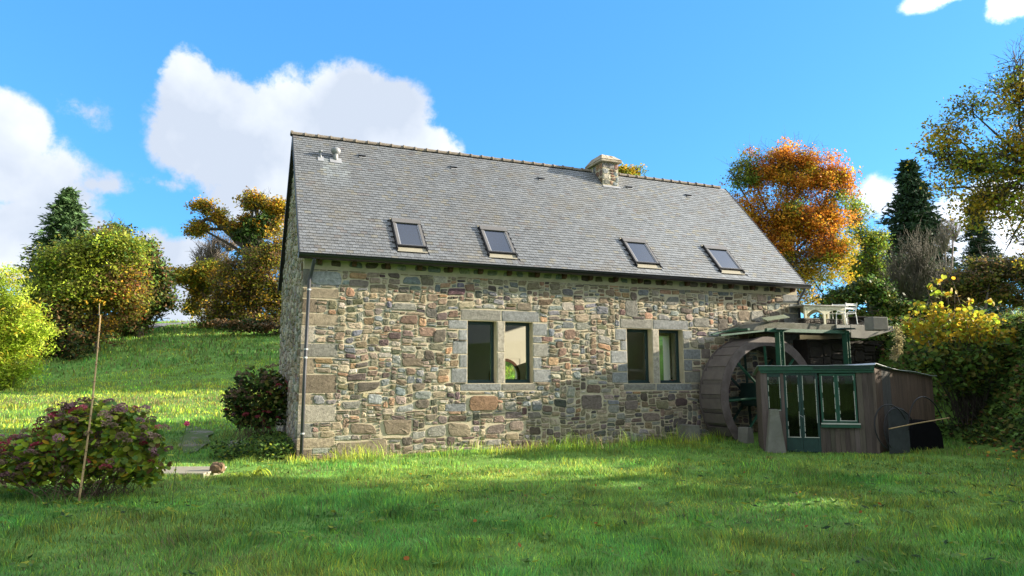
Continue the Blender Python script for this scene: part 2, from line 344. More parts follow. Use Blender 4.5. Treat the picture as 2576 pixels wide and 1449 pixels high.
def pack(x0,x1,z0,z1,reserved,cell=(.054,.046),inside=None,wr=(.14,.50),hr=(.055,.225)):
    nx=int(round((x1-x0)/cell[0]));nz=int(round((z1-z0)/cell[1])); occ=np.zeros((nz,nx),bool)
    for (a,b,c,d) in reserved:
        i0=max(0,int(math.floor((a-x0)/cell[0]+.35)));i1=min(nx,int(math.ceil((b-x0)/cell[0]-.35)));j0=max(0,int(math.floor((c-z0)/cell[1]+.35)));j1=min(nz,int(math.ceil((d-z0)/cell[1]-.35)))
        occ[j0:j1,i0:i1]=True
    out=[]
    for j in range(nz):
        i=0
        while i<nx:
            if occ[j,i]: i+=1; continue
            run=0
            while i+run<nx and not occ[j,i+run]: run+=1
            t=rng.random()
            h=hr[0]+(hr[1]-hr[0])*t**1.25
            hc=max(1,int(round(h/cell[1])))
            asp=rng.choice([1.0,1.3,1.7,2.2,2.7]) if hc>1 else rng.choice([2.4,3.6,4.6])
            wc=max(2,int(round(min(max(h*asp,wr[0]),wr[1])/cell[0])))
            wc=min(wc,run)
            if 0<run-wc<3: wc=run if wc<6 else wc-1
            # height limited by what is free above
            hh=1
            if wc<=2: hc=min(hc,2)
            while hh<hc and j+hh<nz and not occ[j+hh,i:i+wc].any(): hh+=1
            occ[j:j+hh,i:i+wc]=True
            a,b,c,d=x0+i*cell[0],x0+(i+wc)*cell[0],z0+j*cell[1],z0+(j+hh)*cell[1]
            if inside is None or inside((a+b)/2,(c+d)/2): out.append((a,b,c,d))
            i+=wc
    return out
def pick(names,ws):
    c=np.array(PAL[names[rng.choice(len(names),p=np.array(ws)/sum(ws))]]); c=c*rng.uniform(.78,1.25)+rng.normal(0,.008,3); return np.clip(c,.03,.7)
def rubble_colour(x,z):
    lowR=sstep(6,14,x)*sstep(3.4,.6,z) if True else 0
    if rng.random()<lowR*.75: return pick(['purple','dark','brown','grey','blue','pink'],[2.2,2.8,2.6,1.5,.8,.7])
    if z<.9: return pick(['brown','grey','purple','tan','dark'],[3,2,1.5,1.5,1])
    return pick(['brown','dark','blue','grey','orange','red','tan','pale','purple','pink','bluegr'],[4.2,2.0,1.6,1.2,1.1,.7,2.6,1.1,.35,.3,.9])
stones=[]   # (rect, colour, dressed)
def S(a,b,c,d,cn,k=1.,dress=True): stones.append(((a,b,c,d),tuple(np.clip(np.array(PAL[cn])*k,0,.7)),dress))
# dressed window surrounds
S(4.0,5.135,3.37,3.655,'grey',.95); S(5.155,6.25,3.37,3.655,'bluegr',.9)
S(4.0,5.13,1.53,1.71,'bluegr',.85); S(5.15,6.14,1.53,1.70,'grey',.75)
S(5.03,5.235,2.55,3.36,'pale',1.0); S(5.03,5.235,1.72,2.54,'pale',.92)
for (a,b,c,d,n) in[(3.66,4.18,3.13,3.36,'bluegr'),(3.95,4.18,2.84,3.11,'bluegr'),(3.78,4.18,2.48,2.82,'bluegr'),(3.97,4.18,2.13,2.46,'bluegr'),(3.75,4.18,1.74,2.11,'bluegr'),
    (6.07,6.5,3.0,3.34,'bluegr'),(6.07,6.33,2.80,2.98,'bluegr'),(6.07,6.55,2.43,2.78,'grey'),(6.07,6.32,2.11,2.41,'bluegr'),(6.07,6.6,1.74,2.09,'bluegr'),
    (8.83,9.93,3.28,3.55,'grey'),(9.95,11.2,3.28,3.55,'bluegr'),(8.9,9.98,1.5,1.68,'grey'),(10.0,11.25,1.48,1.675,'bluegr'),
    (9.915,10.125,2.47,3.27,'pale'),(9.915,10.125,1.69,2.46,'pale'),
    (8.66,9.03,2.93,3.25,'bluegr'),(8.83,9.03,2.64,2.91,'bluegr'),(8.5,9.03,2.27,2.62,'bluegr'),(8.72,9.03,2.03,2.25,'bluegr'),(8.52,9.03,1.71,2.01,'bluegr'),
    (11.0,11.33,3.02,3.25,'bluegr'),(11.0,11.22,2.72,3.0,'grey'),(11.0,11.62,2.4,2.7,'bluegr'),(11.64,11.98,2.42,2.72,'purple'),(11.0,11.3,2.05,2.38,'bluegr'),(11.0,11.58,1.70,2.03,'grey')]:
    S(a,b,c,d,n,rng.uniform(.85,1.12) if n!='pale' else .95)
# quoins at the near left corner and the far right one
z_=-.45; i_=0
qh=[.40,.28,.24,.36,.42,.26,.46,.40,.34,.42,.30,.36,.26,.5,.3]
for h_ in qh:
    if z_+h_>4.1: break
    w_= .86 if i_%2==0 else .34
    S(-.012,w_,z_,z_+h_-.02,['tan','brown','tan','grey','pale'][i_%5],rng.uniform(.75,1.05)); z_+=h_; i_+=1
S(-.012,.15,z_,4.5,'grey',.8); S(.17,.92,4.13,4.47,'bluegr',1.25,False)
z_=2.6
for i_,h_ in enumerate([.33,.36,.3,.34,.32,.3]):
    w_=.62 if i_%2 else .36; S(LEN-w_,LEN+.012,z_,z_+h_-.02,'bluegr',rng.uniform(.6,.85)); z_+=h_
for (a,b,c,d,n,k) in[(.91,2.15,-.12,.38,'tan',.72),(1.96,2.73,.43,.81,'brown',1.),(3.08,3.66,.39,.68,'grey',.95),(3.68,4.31,.39,.75,'tan',.7),(4.18,5.03,1.02,1.43,'orange',.62),
    (1.2,1.9,.50,.78,'brown',.95),(2.2,2.8,3.55,3.75,'grey',.95),(2.78,3.2,1.05,1.33,'dark',1.3),(1.0,1.45,1.1,1.32,'grey',.85),(2.45,2.98,2.12,2.36,'brown',.8),(1.35,1.95,1.52,1.78,'dark',1.1),
    (5.2,5.55,.98,1.25,'grey',1),(6.0,6.32,.98,1.26,'bluegr',.8),(7.5,8.2,1.0,1.42,'purple',1.),(8.9,9.35,.95,1.2,'purple',1.15),(9.5,10.1,.6,.85,'pink',.8),(4.7,5.25,.42,.68,'purple',1.),(5.3,5.8,.42,.72,'pink',.85),
    (9.0,9.45,3.62,4.1,'grey',.75),(11.4,12.0,3.35,3.68,'grey',.8),(12.3,12.7,3.3,3.65,'dark',1.2),(13.1,13.6,3.6,3.95,'brown',1.),(13.62,14.1,3.62,3.95,'grey',1.),(10.4,10.9,4.0,4.3,'grey',.8),(12.6,12.95,3.9,4.22,'brown',1.),
    (3.25,3.6,2.78,3.15,'dark',1.2),(2.85,3.3,2.92,3.15,'red',1.25),(2.4,2.85,3.22,3.45,'red',.8),(3.6,3.95,3.4,3.65,'red',.8),(7.0,7.35,2.9,3.2,'red',1.),(3.6,4.15,1.0,1.2,'blue',1.1)]:
    S(a,b,c,d,n,k,False)
res=[s[0] for s in stones]+[(w[0]-.01,w[1]+.01,w[2]-.01,w[3]+.01) for w in WIN]
fill=pack(0.0,LEN,-.46,4.52,res)
allst=[(r,c,True if dr else False,True) for r,c,dr in stones]
for r in fill: allst.append((r,tuple(rubble_colour((r[0]+r[1])/2,(r[2]+r[3])/2)),False,False))
resA=np.array(res)
def wwarp(x,z):
    x=np.asarray(x);z=np.asarray(z); d=np.full(x.shape,9.)
    for a,b,c,e in res:
        d=np.minimum(d,np.hypot(np.maximum(np.maximum(a-x,x-b),0),np.maximum(np.maximum(c-z,z-e),0)))
    k=np.clip((d-.01)/.25,0,1)*np.clip((4.5-z)/.2,0,1)
    return x+k*.05*vn(x*1.3,z*2.2,1), z+k*(.065*vn(x*1.1,z*.9,2)+.022*vn(x*3.1,z*3,3))
fw=lambda x,z,t:(x,t,z)
# top course right under the eaves, dark stones between the rafter feet
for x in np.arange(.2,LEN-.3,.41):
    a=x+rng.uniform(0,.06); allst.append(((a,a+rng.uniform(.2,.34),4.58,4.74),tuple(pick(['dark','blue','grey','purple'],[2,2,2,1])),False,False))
allst.sort(key=lambda q:-(q[0][1]-q[0][0])*(q[0][3]-q[0][2])*(1.25-.03*q[0][0]))
rest_v=[];rest_f=[];rest_c=[]
for i,(r,c,dress,known) in enumerate(allst):
    g=.006 if dress else .0125
    a,b,cc,d=r[0]+g,r[1]-g,r[2]+g,r[3]-g
    if a<.02 and dress: a=-.012
    if b>LEN-.02 and dress: b=LEN+.012
    p=outline(a,b,cc,d,dress,.35)
    if not known: p=np.stack(wwarp(p[:,0],p[:,1]),1)
    cen=p.mean(0); vs,fs=stone_mesh(p-cen,.010 if dress else rng.uniform(.012,.032),c,fw,.004 if dress else .012)
    cj=np.array(c)[None]*rng.uniform(.9,1.1,(len(vs),1))
    if i<300:
        me=bpy.data.meshes.new('stone'); me.from_pydata(vs,[],fs); me.materials.append(stone_m)
        ca=me.color_attributes.new('Col','FLOAT_COLOR','POINT'); q=np.ones((len(vs),4),np.float32); q[:,:3]=cj; ca.data.foreach_set('color',q.ravel())
        o=link('stone',me,front); o.location=(cen[0],0,cen[1])
    else:
        b0=len(rest_v); rest_v+=[(v[0]+cen[0],v[1],v[2]+cen[1]) for v in vs]; rest_f+=[tuple(b0+q for q in f) for f in fs]; rest_c.append(cj)
def joined(name,vs,fs,cs,m,parent,**k):
    me=bpy.data.meshes.new(name); me.from_pydata(vs,[],fs); me.materials.append(m)
    ca=me.color_attributes.new('Col','FLOAT_COLOR','POINT'); q=np.ones((len(vs),4),np.float32); q[:,:3]=np.concatenate(cs); ca.data.foreach_set('color',q.ravel())
    return link(name,me,parent,**k)
joined('small_stones',rest_v,rest_f,rest_c,stone_m,front,kind='stuff')
# gable stones (seen at a grazing angle)
topf=lambda d:HE-.14+(min(d,W-d)+OH)*k_
rv=[];rf=[];rc=[]
for r in pack(.12,W,-.45,HR-.1,[],cell=(.06,.055),inside=lambda x,z:z<topf(x)-.12,wr=(.12,.5),hr=(.07,.24)):
    p=outline(r[0]+.012,r[1]-.012,r[2]+.012,r[3]-.012,False,.3); p[:,1]+=.05*vn(p[:,0]*1.2,p[:,1]*1.1,5)
    cen=p.mean(0); vs,fs=stone_mesh(p-cen,rng.uniform(.02,.05),None,lambda x,z,t:(t,-x,z)); b0=len(rv)
    rv+=[(v[0],cen[0]+v[1]*1.0,v[2]+cen[1]) for v in vs]; rf+=[tuple(b0+q for q in f) for f in fs]; rc.append(np.array(pick(['grey','pale','brown','tan'],[3,3,2,2]))[None].repeat(len(vs),0))
joined('gable_stones',rv,rf,rc,stone_m,gl,kind='stuff')
# ---- windows
def window(x0,x1,z0,z1,k):
    d0=.22
    fr=MB(); t=.085
    fr.box((x0+.002,d0,z0+.002),(x0+t*.5,d0+.07,z1-.002)); fr.box((x1-t,d0,z0+.002),(x1-.002,d0+.07,z1-.002))
    fr.box((x0+t*.5+.001,d0,z1-t),(x1-t-.001,d0+.07,z1-.002)); fr.box((x0+t*.5+.001,d0,z0+.002),(x1-t-.001,d0+.07,z0+t))
    fr.box((x0+.003,d0-.05,z0+.003),(x1-.003,d0-.001,z0+.04))
    w=fr.build('window_frame',paint_dk,mill,bevel=.004)
    MB().box((x0+.045,d0+.03,z0+t+.001),(x1-t-.002,d0+.04,z1-t-.001)).build('pane',gls,w)
    MB().box((x0-.0,.2,z0-.045),(x1,.449,z0+.0015)).build('sill_board',mat('stone_sill',(.27,.27,.25),bump=.3),w)
for w in WIN: window(*w)
MB().box((LEN-.2,SUN_GAP[0]+.001,SUN_GAP[2]+.001),(LEN-.19,SUN_GAP[1]-.001,SUN_GAP[3]-.001)).build('added_gap_pane',gls,mill)  # pane over the added gable opening that sends sun to the rear wall
# ---- eaves
zinc=mat('dark_gutter',(.007,.008,.012),rough=.3,var=.2,vscale=3,bump=.04,spec=.6)
gut=MB(); gn=9; gr=.122; gy=-OH-.08; gzz=HE-.025
vs=[];fs=[]
for i,x in enumerate((-.16,LEN+.16)):
    for r_ in(gr,gr-.008):
        for k in range(gn): a=math.pi+math.pi*k/(gn-1); vs.append((x,gy+r_*math.cos(a),gzz+r_*math.sin(a)))
for k in range(gn-1): fs+=[(k,k+1,2*gn+k+1,2*gn+k),(gn+k+1,gn+k,3*gn+k,3*gn+k+1)]
fs+=[(0,2*gn,3*gn,gn),(gn-1,2*gn-1,4*gn-1,3*gn-1)]
for b_ in(0,2*gn): fs+=[(b_+k,b_+gn+k,b_+gn+k+1,b_+k+1) for k in range(gn-1)]
gut.add(vs,fs); gut.tube([(-.16,gy-gr-.002,gzz),(LEN+.16,gy-gr-.002,gzz)],.012)
for x in(-.165,LEN+.155): gut.prism([(gy+gr*math.cos(a),gzz+gr*math.sin(a)) for a in np.linspace(math.pi,2*math.pi,9)],x,x+.008,lambda y,z,t:(t,y,z))
gut=gut.build('gutter',zinc,mill)
jb=MB()
for x in np.arange(1.9,LEN,4.0): jb.tube([(x,gy,gzz-gr-.003),(x+.05,gy,gzz-gr-.003)],.008)
rawood=mat('stained_rafter_wood',(.085,.038,.026),rough=.6,var=.3,vscale=8,bump=.3,stretch=(1,1,1))
MB().box((-.13,-OH+.03,HE-.075),(LEN+.13,-OH+.055,HE+.02)).build('fascia_board',rawood,mill)
MB().box((-.13,-OH+.056,HE-.045),(LEN+.13,-.002,HE-.03)).build('soffit_board',rawood,mill)
rf=MB().prism([(-.002,HE-.047),(-.20,HE-.047),(-.20,HE-.115),(-.165,HE-.125),(-.15,HE-.19),(-.11,HE-.225),(-.002,HE-.23)],-.05,.05,lambda y,z,t:(t,y,z)).mesh('rafter_foot',rawood)
for x in np.linspace(.36,LEN-.25,19): o=link('rafter_foot',rf,mill); o.location=(x,0,0)
pipe=MB(); pm=mat('zinc_downpipe',(.035,.038,.05),rough=.4,var=.2,vscale=2,bump=.05,spec=.6)
pipe.tube([(.20,gy,gzz-.06),(.20,gy,gzz-.14),(.17,-.12,gzz-.42),(.13,-.075,gzz-.6),(.10,-.075,2.0),(.09,-.075,-.3)],.042,n=10)
pp=pipe.build('downpipe',pm,mill,smooth=True)
pc=MB().tube([(0,0,-.018),(0,0,.018)],.052,n=10).mesh('pipe_collar',mat('pale_zinc',(.4,.42,.43),rough=.4,bump=.05))
for x,z in((.13,3.98),(.11,2.55),(.10,2.35),(.095,.58)): o=link('pipe_collar',pc,pp); o.location=(x,-.075,z)
rp=MB().tube([(LEN-.02,gy,gzz-.06),(LEN-.02,gy,gzz-.16),(LEN+.03,-.02,gzz-.5),(LEN+.05,-.02,3.3)],.04,n=10).build('downpipe',pm,mill,smooth=True)
# ---- roof
EY=W/2+OH; SL=math.hypot(EY,HR-HE); ce=EY/SL; se=(HR-HE)/SL
def rl(s,e,n): return (s,-OH+e*ce-n*se,HE+e*se+n*ce)       # front slope: along, up the slope, off the slope
def rb(s,e,n): return (s,W+OH-e*ce+n*se,HE+e*se+n*ce)
SKY=[(2.27,3.05),(4.76,5.57),(9.40,10.24),(12.46,13.36)]; SE0,SE1=.33,1.62
CH=(10.00,10.66,4.74)
deck=mat('roof_deck',(.05,.05,.055),rough=.8,bump=.1)
roof=MB()
roof.prism([(-.12,0),(LEN+.12,0),(LEN+.12,SL-.03),(-.12,SL-.03)],-.05,0.0,lambda s,e,n:rl(s,e,n))
roof.prism([(-.12,0),(LEN+.12,0),(LEN+.12,SL-.03),(-.12,SL-.03)],-.05,.012,lambda s,e,n:rb(s,e,n))
roof=roof.build('roof',deck,mill)
slate_m=mat('slate',attr=True,rough=.52,var=.22,vscale=9,bump=.25,bscale=60,spec=.45,stain=(.16,.14,.10),stain_scale=.8,stain_pos=(.50,.92))
SW,EX=.170,.118
rows=int((SL-.05)/EX); slates=[]
for j in range(rows):
    e=-.035+j*EX; x=-.13-(SW/2 if j%2 else 0)
    while x<LEN+.12:
        a,b=max(x,-.13),min(x+SW,LEN+.13); x+=SW
        if b-a<.03: continue
        m_=(a+b)/2
        if any(s0-.03<m_<s1+.03 and SE0-.10<e+EX/2<SE1+.02 for s0,s1 in SKY): continue
        if CH[0]<m_<CH[1] and e>CH[2]-.05: continue
        slates.append((a+.003,b-.003,e))
slates.sort(key=lambda q:np.hypot(q[0]+5*.0,q[2]*2)+q[0]*.35)
rv=[];rf_=[];rc=[]
for i,(a,b,e) in enumerate(slates):
    j1,j2=rng.normal(0,.0035,2); th=.010; ln=EX*1.5
    n0=.022+rng.uniform(0,.005); n1=.004; c=np.array([.134,.144,.154])*rng.uniform(.84,1.16)
    t=rng.random()
    if t<.06: c=np.array([.15,.148,.13])*rng.uniform(.85,1.15)
    elif t<.10: c=np.array([.13,.125,.125])*rng.uniform(.8,1.1)
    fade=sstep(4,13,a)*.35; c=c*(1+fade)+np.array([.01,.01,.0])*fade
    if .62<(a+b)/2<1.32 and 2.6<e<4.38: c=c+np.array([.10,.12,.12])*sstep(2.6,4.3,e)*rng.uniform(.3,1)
    cx,cz=(a+b)/2,e
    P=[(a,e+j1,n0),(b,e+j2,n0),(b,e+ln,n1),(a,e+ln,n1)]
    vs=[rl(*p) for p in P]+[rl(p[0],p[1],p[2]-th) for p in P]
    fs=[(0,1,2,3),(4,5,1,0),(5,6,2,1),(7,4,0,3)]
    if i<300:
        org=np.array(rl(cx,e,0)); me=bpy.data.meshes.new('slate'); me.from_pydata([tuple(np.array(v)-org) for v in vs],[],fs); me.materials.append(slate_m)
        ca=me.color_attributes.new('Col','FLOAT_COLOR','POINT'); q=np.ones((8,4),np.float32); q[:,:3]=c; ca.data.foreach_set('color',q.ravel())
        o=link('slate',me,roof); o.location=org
    else:
        b0=len(rv); rv+=vs; rf_+=[tuple(b0+q for q in f) for f in fs]; rc.append(c[None].repeat(8,0))
joined('upper_slates',rv,rf_,rc,slate_m,roof,kind='stuff')
hv=[];hf=[]
for (a,b,e) in slates:
    m_=(a+b)/2; P=[(m_-.004,e-.012,.031),(m_+.004,e-.012,.031),(m_+.004,e+.03,.031),(m_-.004,e+.03,.031),(m_-.004,e-.012,.012),(m_+.004,e-.012,.012)]
    b0=len(hv); hv+=[rl(*p) for p in P]; hf+=[(b0,b0+1,b0+2,b0+3),(b0+4,b0+5,b0+1,b0)]
steel=mat('bright_steel',(.30,.31,.33),rough=.4,bump=0,metal=.3)
me=bpy.data.meshes.new('slate_hooks'); me.from_pydata(hv,[],hf); me.materials.append(steel); link('slate_hooks',me,roof,kind='stuff')
# verge boards
vb=mat('verge_board',(.03,.032,.036),rough=.6)
for f in(rl,rb):
    for s0 in(-.145,LEN+.125):
        MB().prism([(s0,-.02),(s0+.02,-.02),(s0+.02,SL-.02),(s0,SL-.02)],-.13,.03,lambda s,e,n,f=f:f(s,e,n)).build('verge_board',vb,roof)
# ridge tiles
rt_m=mat('ridge_tile_clay',(.17,.145,.115),rough=.85,var=.35,vscale=10,bump=.4,stain=(.26,.22,.10),stain_scale=5,stain_pos=(.58,.72))
n=11; rt=MB(); TL=.372
def half(x,r,th=.012): return [(x,r*math.cos(a),r*math.sin(a)*.85) for a in np.linspace(-.25,math.pi+.25,n)]
vs=half(0,.10)+half(TL-.05,.10)+half(TL-.05,.118)+half(TL,.125)+half(TL,.085)
rt.add(vs,[(r*n+i,(r+1)*n+i,(r+1)*n+i+1,r*n+i+1) for r in range(4) for i in range(n-1)]); rt.add(half(0,.10),[tuple(range(n))])
rtm=rt.mesh('ridge_tile',rt_m)
x=-.17
while x+TL<LEN+.2:
    if not(CH[0]-.02<x+TL/2<CH[1]+.02 or (x<CH[0] and x+TL>CH[0]+.1)):
        o=link('ridge_tile',rtm,roof); o.location=(x+TL,W/2,HR-.015+rng.normal(0,.004)); o.scale=(-1,1,1) ; o.rotation_euler=(rng.normal(0,.02),0,0)
    x+=TL
e_=MB(); e_.add(half(-.19,.12)+[(-.21,0,-.02)],[(i,i+1,n) for i in range(n-1)]+[(n-1,0,n)]); e_.add(half(-.19,.12)+half(-.13,.12),[(i,n+i,n+i+1,i+1) for i in range(n-1)]); o=e_.build('ridge_end_cap',rt_m,roof); o.location=(0,W/2,HR-.0)
# chimney
ch=MB(); d0=rl(0,CH[2],0)[1]; d1=W/2+.36; top=9.24; cb=rl(0,CH[2],0)[2]
ch.box((CH[0]+.03,d0,cb-.3),(CH[1]-.02,d1,top)); ch=ch.build('chimney',mortar,mill)
rv=[]
def chs(x0,x1,z0,z1,f,cn,dep=.02,jit=1):
    p=outline(x0,x1,z0,z1,False,.3); cen=p.mean(0); vs,fs=stone_mesh(p-cen,dep,None,fw); c=np.array(pick(*cn))
    me=bpy.data.meshes.new('stone'); me.from_pydata([f(v[0]+cen[0],v[2]+cen[1],v[1]) for v in vs],[],fs); me.materials.append(stone_m)
    ca=me.color_attributes.new('Col','FLOAT_COLOR','POINT'); q=np.ones((len(vs),4),np.float32); q[:,:3]=c; ca.data.foreach_set('color',q.ravel()); link('stone',me,ch)
gcol=(['bluegr','grey','pale'],[2,2,1]); rcol=(['red','orange'],[2,1])
a,b=CH[0]+.03,CH[1]-.02; wd=b-a; FZ=lambda u0,u1,v0,v1,cn:chs(a+wd*u0,a+wd*u1,cb+(top-cb)*v0,cb+(top-cb)*v1,lambda x,z,t:(x,d0+t,z),cn)
for q in[(0,.34,.78,.98,gcol),(.36,.72,.77,.98,gcol),(.75,.99,.76,.98,rcol),(0,.4,.54,.75,gcol),(.44,.66,.63,.73,rcol),(.68,.86,.64,.75,rcol),(.44,.68,.52,.6,rcol),(.70,.98,.44,.62,gcol),(.02,.5,.3,.51,gcol),(.54,.78,.40,.50,rcol),(.56,.8,.28,.38,rcol),(.82,.99,.22,.42,gcol),(.05,.4,.1,.27,gcol),(.43,.6,.1,.25,rcol),(.62,.98,.06,.2,gcol),(0,.98,-.08,.05,(['tan'],[1]))]: FZ(*q)
for d_ in np.arange(d0+.02,d1-.15,.24):
    for zz in(8.5,8.78,9.02):
        if zz>rl(0,(d_+OH)/ce,0)[2]+.0: chs(d_,d_+.2,zz,zz+.2,lambda x,z,t:(CH[0]+.03+t,x,z),gcol if rng.random()<.7 else rcol)
cap=MB(); x0,x1,y0,y1=CH[0]-.09,CH[1]+.09,d0-.12,d1+.14
cap_m=mat('cap_stone',(.34,.30,.23),rough=.9,var=.35,vscale=9,bump=.7,stain=(.20,.14,.07),stain_scale=4,stain_pos=(.5,.68))
cap.box((x0,y0,top),(x1,y1,top+.07))
capo=cap.build('chimney_cap',cap_m,ch,bevel=.015)
bx=[(x0+.02,y0+.02,top+.072),(x1-.02,y0+.02,top+.072),(x1-.02,y1-.02,top+.072),(x0+.02,y1-.02,top+.072)]; tz=top+.30
tx=[(x0+.16,y0+.26,tz),(x1-.18,y0+.28,tz-.01),(x1-.18,y1-.26,tz+.01),(x0+.16,y1-.26,tz)]
MB().add(bx+tx,[(0,1,5,4),(1,2,6,5),(2,3,7,6),(3,0,4,7),(4,5,6,7)]).build('cap_hood',cap_m,ch,bevel=.02)
for (u0,u1) in((0,.3),(.32,.66),(.68,1)):   # hood slabs, front face
    lo=[np.array(bx[0])*(1-u)+np.array(bx[1])*u for u in(u0,u1)]; hi=[np.array(tx[0])*(1-u)+np.array(tx[1])*u for u in(u0,u1)]
    off=np.array([0,-.02,.02]); q=[lo[0]+off,lo[1]+off*rng.uniform(.6,1.3),hi[1]+off*.5,hi[0]+off*.7]
    MB().add([tuple(p) for p in q]+[tuple(np.array(p)-off*1.5) for p in q],[(0,1,2,3),(0,4,5,1),(1,5,6,2),(2,6,7,3),(3,7,4,0)]).build('cap_slab',cap_m,ch)
for u0,u1 in((0,.32),(.34,.66),(.68,1)):
    lo=[np.array(bx[3])*(1-u)+np.array(bx[0])*u for u in(u0,u1)]; hi=[np.array(tx[3])*(1-u)+np.array(tx[0])*u for u in(u0,u1)]
    off=np.array([-.02,0,.02]); q=[lo[0]+off,lo[1]+off,hi[1]+off*.5,hi[0]+off*.7]
    MB().add([tuple(p) for p in q]+[tuple(np.array(p)-off*1.5) for p in q],[(0,1,2,3),(0,4,5,1),(1,5,6,2),(2,6,7,3),(3,7,4,0)]).build('cap_slab',cap_m,ch)
lead=mat('pale_lead',(.27,.28,.30),rough=.45,var=.15,bump=.1)
MB().prism([(CH[0]+.0,CH[2]-.1),(CH[1]+.02,CH[2]-.1),(CH[1]+.02,CH[2]+.02),(CH[0]+.0,CH[2]+.02)],.03,.036,rl).build('lead_flashing',lead,ch)
# skylights
vel=mat('grey_brown_aluminium',(.12,.115,.11),rough=.45,var=.1,bump=.02,spec=.5); black=mat('black_rubber',(.01,.01,.012),rough=.6,bump=0); apron=mat('beige_apron',(.27,.25,.19),rough=.6,var=.1)
skyglass=mat('skylight_glass',(.02,.03,.055),rough=.06,var=.0,bump=0,spec=.9)
for (s0,s1) in SKY:
    e0,e1=SE0+.12,SE1; fr=MB(); P=lambda a,b,c,d,n0,n1,mb:mb.prism([(a,c),(b,c),(b,d),(a,d)],n0,n1,rl)
    sk=MB(); P(s0,s1,e0,e1,-.02,.05,sk); sk=sk.build('skylight',black,mill)
    P(s0,s1,e1-.17,e1+.015,.052,.10,fr); P(s0+.015,s0+.085,e0+.05,e1-.172,.052,.085,fr); P(s1-.085,s1-.015,e0+.05,e1-.172,.052,.085,fr)
    fr.build('skylight_frame',vel,sk,bevel=.004)
    b_=MB(); P(s0-.012,s0+.012,e0-.12,e1,.0,.075,b_); P(s1-.012,s1+.012,e0-.12,e1,.0,.075,b_); P(s0+.013,s1-.013,e0,e0+.048,.052,.09,b_); b_.build('side_flashing',black,sk)
    g=MB(); P(s0+.087,s1-.087,e0+.05,e1-.2,.055,.062,g); g.build('pane',skyglass,sk)
    g=MB(); P(s0+.087,s0+.11,e0+.05,e1-.2,.063,.074,g);P(s1-.11,s1-.087,e0+.05,e1-.2,.063,.074,g);P(s0+.111,s1-.111,e0+.05,e0+.075,.063,.074,g); g.build('bright_bead',steel,sk)
    g=MB(); P(s0+.0,s1-.0,e0-.17,e0-.0,.024,.034,g); g.build('apron',apron,sk)
    g=MB(); P(s0-.03,s1+.03,e1+.018,e1+.07,.02,.04,g); g.build('head_flashing',apron,sk)
# roof vents: slot vents and two cowls
for x,e in[(1.82,4.79),(4.67,4.76),(7.66,4.69),(11.08,4.82),(13.55,4.75)]:
    v_=MB(); v_.add([rl(x-.1,e-.07,.035),rl(x+.1,e-.07,.035),rl(x+.1,e+.09,.022),rl(x-.1,e+.09,.022),rl(x-.1,e-.06,.085),rl(x+.1,e-.06,.085)],[(4,5,2,3),(4,3,0),(5,1,2)]); v_=v_.build('slot_vent',slate_slot:=mat('vent_slate',(.1,.11,.125),rough=.5),mill)
    MB().add([rl(x-.09,e-.055,.033),rl(x+.09,e-.055,.033),rl(x+.09,e-.055,.078),rl(x-.09,e-.055,.078)],[(0,1,2,3)]).build('vent_mesh',black,v_)
    MB().prism([(x-.1,e-.12),(x+.1,e-.12),(x+.1,e-.075),(x-.1,e-.075)],.03,.035,rl).build('vent_apron',lead,v_)
def dome(cx,cy,cz,r,rz,m,name,parent,seg=14,rings=8):
    b=MB(); vs=[(cx+r*math.sin(t)*math.cos(p),cy+r*math.sin(t)*math.sin(p),cz+rz*math.cos(t)) for t in np.linspace(.02,math.pi*.98,rings) for p in np.linspace(0,2*math.pi,seg,endpoint=False)]
    fs=[(i*seg+k,(i+1)*seg+k,(i+1)*seg+(k+1)%seg,i*seg+(k+1)%seg) for i in range(rings-1) for k in range(seg)]+[tuple(range(seg)),tuple(range((rings-1)*seg,rings*seg))[::-1]]
    return b.add(vs,fs).build(name,m,parent,smooth=True)
cowl=mat('grey_zinc_cowl',(.2,.21,.22),rough=.45,var=.15,bump=.05,spec=.5)
for x,e,r in((.6,4.41,.062),(1.02,4.42,.145)):
    p=rl(x,e,0); t_=MB().tube([(p[0],p[1],p[2]-.1),(p[0],p[1],p[2]+.16+r*.6)],r*.5,n=12).build('vent_pipe',cowl,mill,smooth=True)
    dome(p[0],p[1],p[2]+.16+r*.75,r,r*.8,cowl,'vent_cowl',t_)
    MB().prism([(x-r-.02,e-.16-r*.3),(x+r+.02,e-.16-r*.3),(x+r+.02,e+.06),(x-r-.02,e+.06)],.028,.034,rl).build('lead_flashing',lead,t_)
# ---------------------------------------------------------------- water wheel
rust=mat('rusty_wheel_steel',(.115,.098,.092),rough=.7,var=.3,vscale=5,bump=.25,stain=(.065,.05,.045),stain_scale=3,stain_pos=(.45,.7))
rust2=mat('wheel_board_rust',(.135,.118,.11),rough=.65,var=.25,vscale=4,bump=.25)
green=mat('green_steel_paint',(.02,.085,.05),rough=.5,var=.3,vscale=6,bump=.15,stain=(.06,.055,.045),stain_scale=7,stain_pos=(.62,.72))
greend=mat('dark_green_hub_paint',(.01,.035,.03),rough=.6,var=.3)
WR=1.78; WD0,WD1=-1.18,-.2
def planeD(px,py,d):
    r=ray(px,py); t=((HC+V*d-CAM)@V)/(r@V); q=CAM+r*t-HC; return q@U,q[2]
ws,wh=planeD(1936,1004,WD0)
wheel=empty('water_wheel',tuple(house((ws,0,wh))),YAW,label='large rusty steel water wheel with green spokes against the mill wall',cat='water wheel')
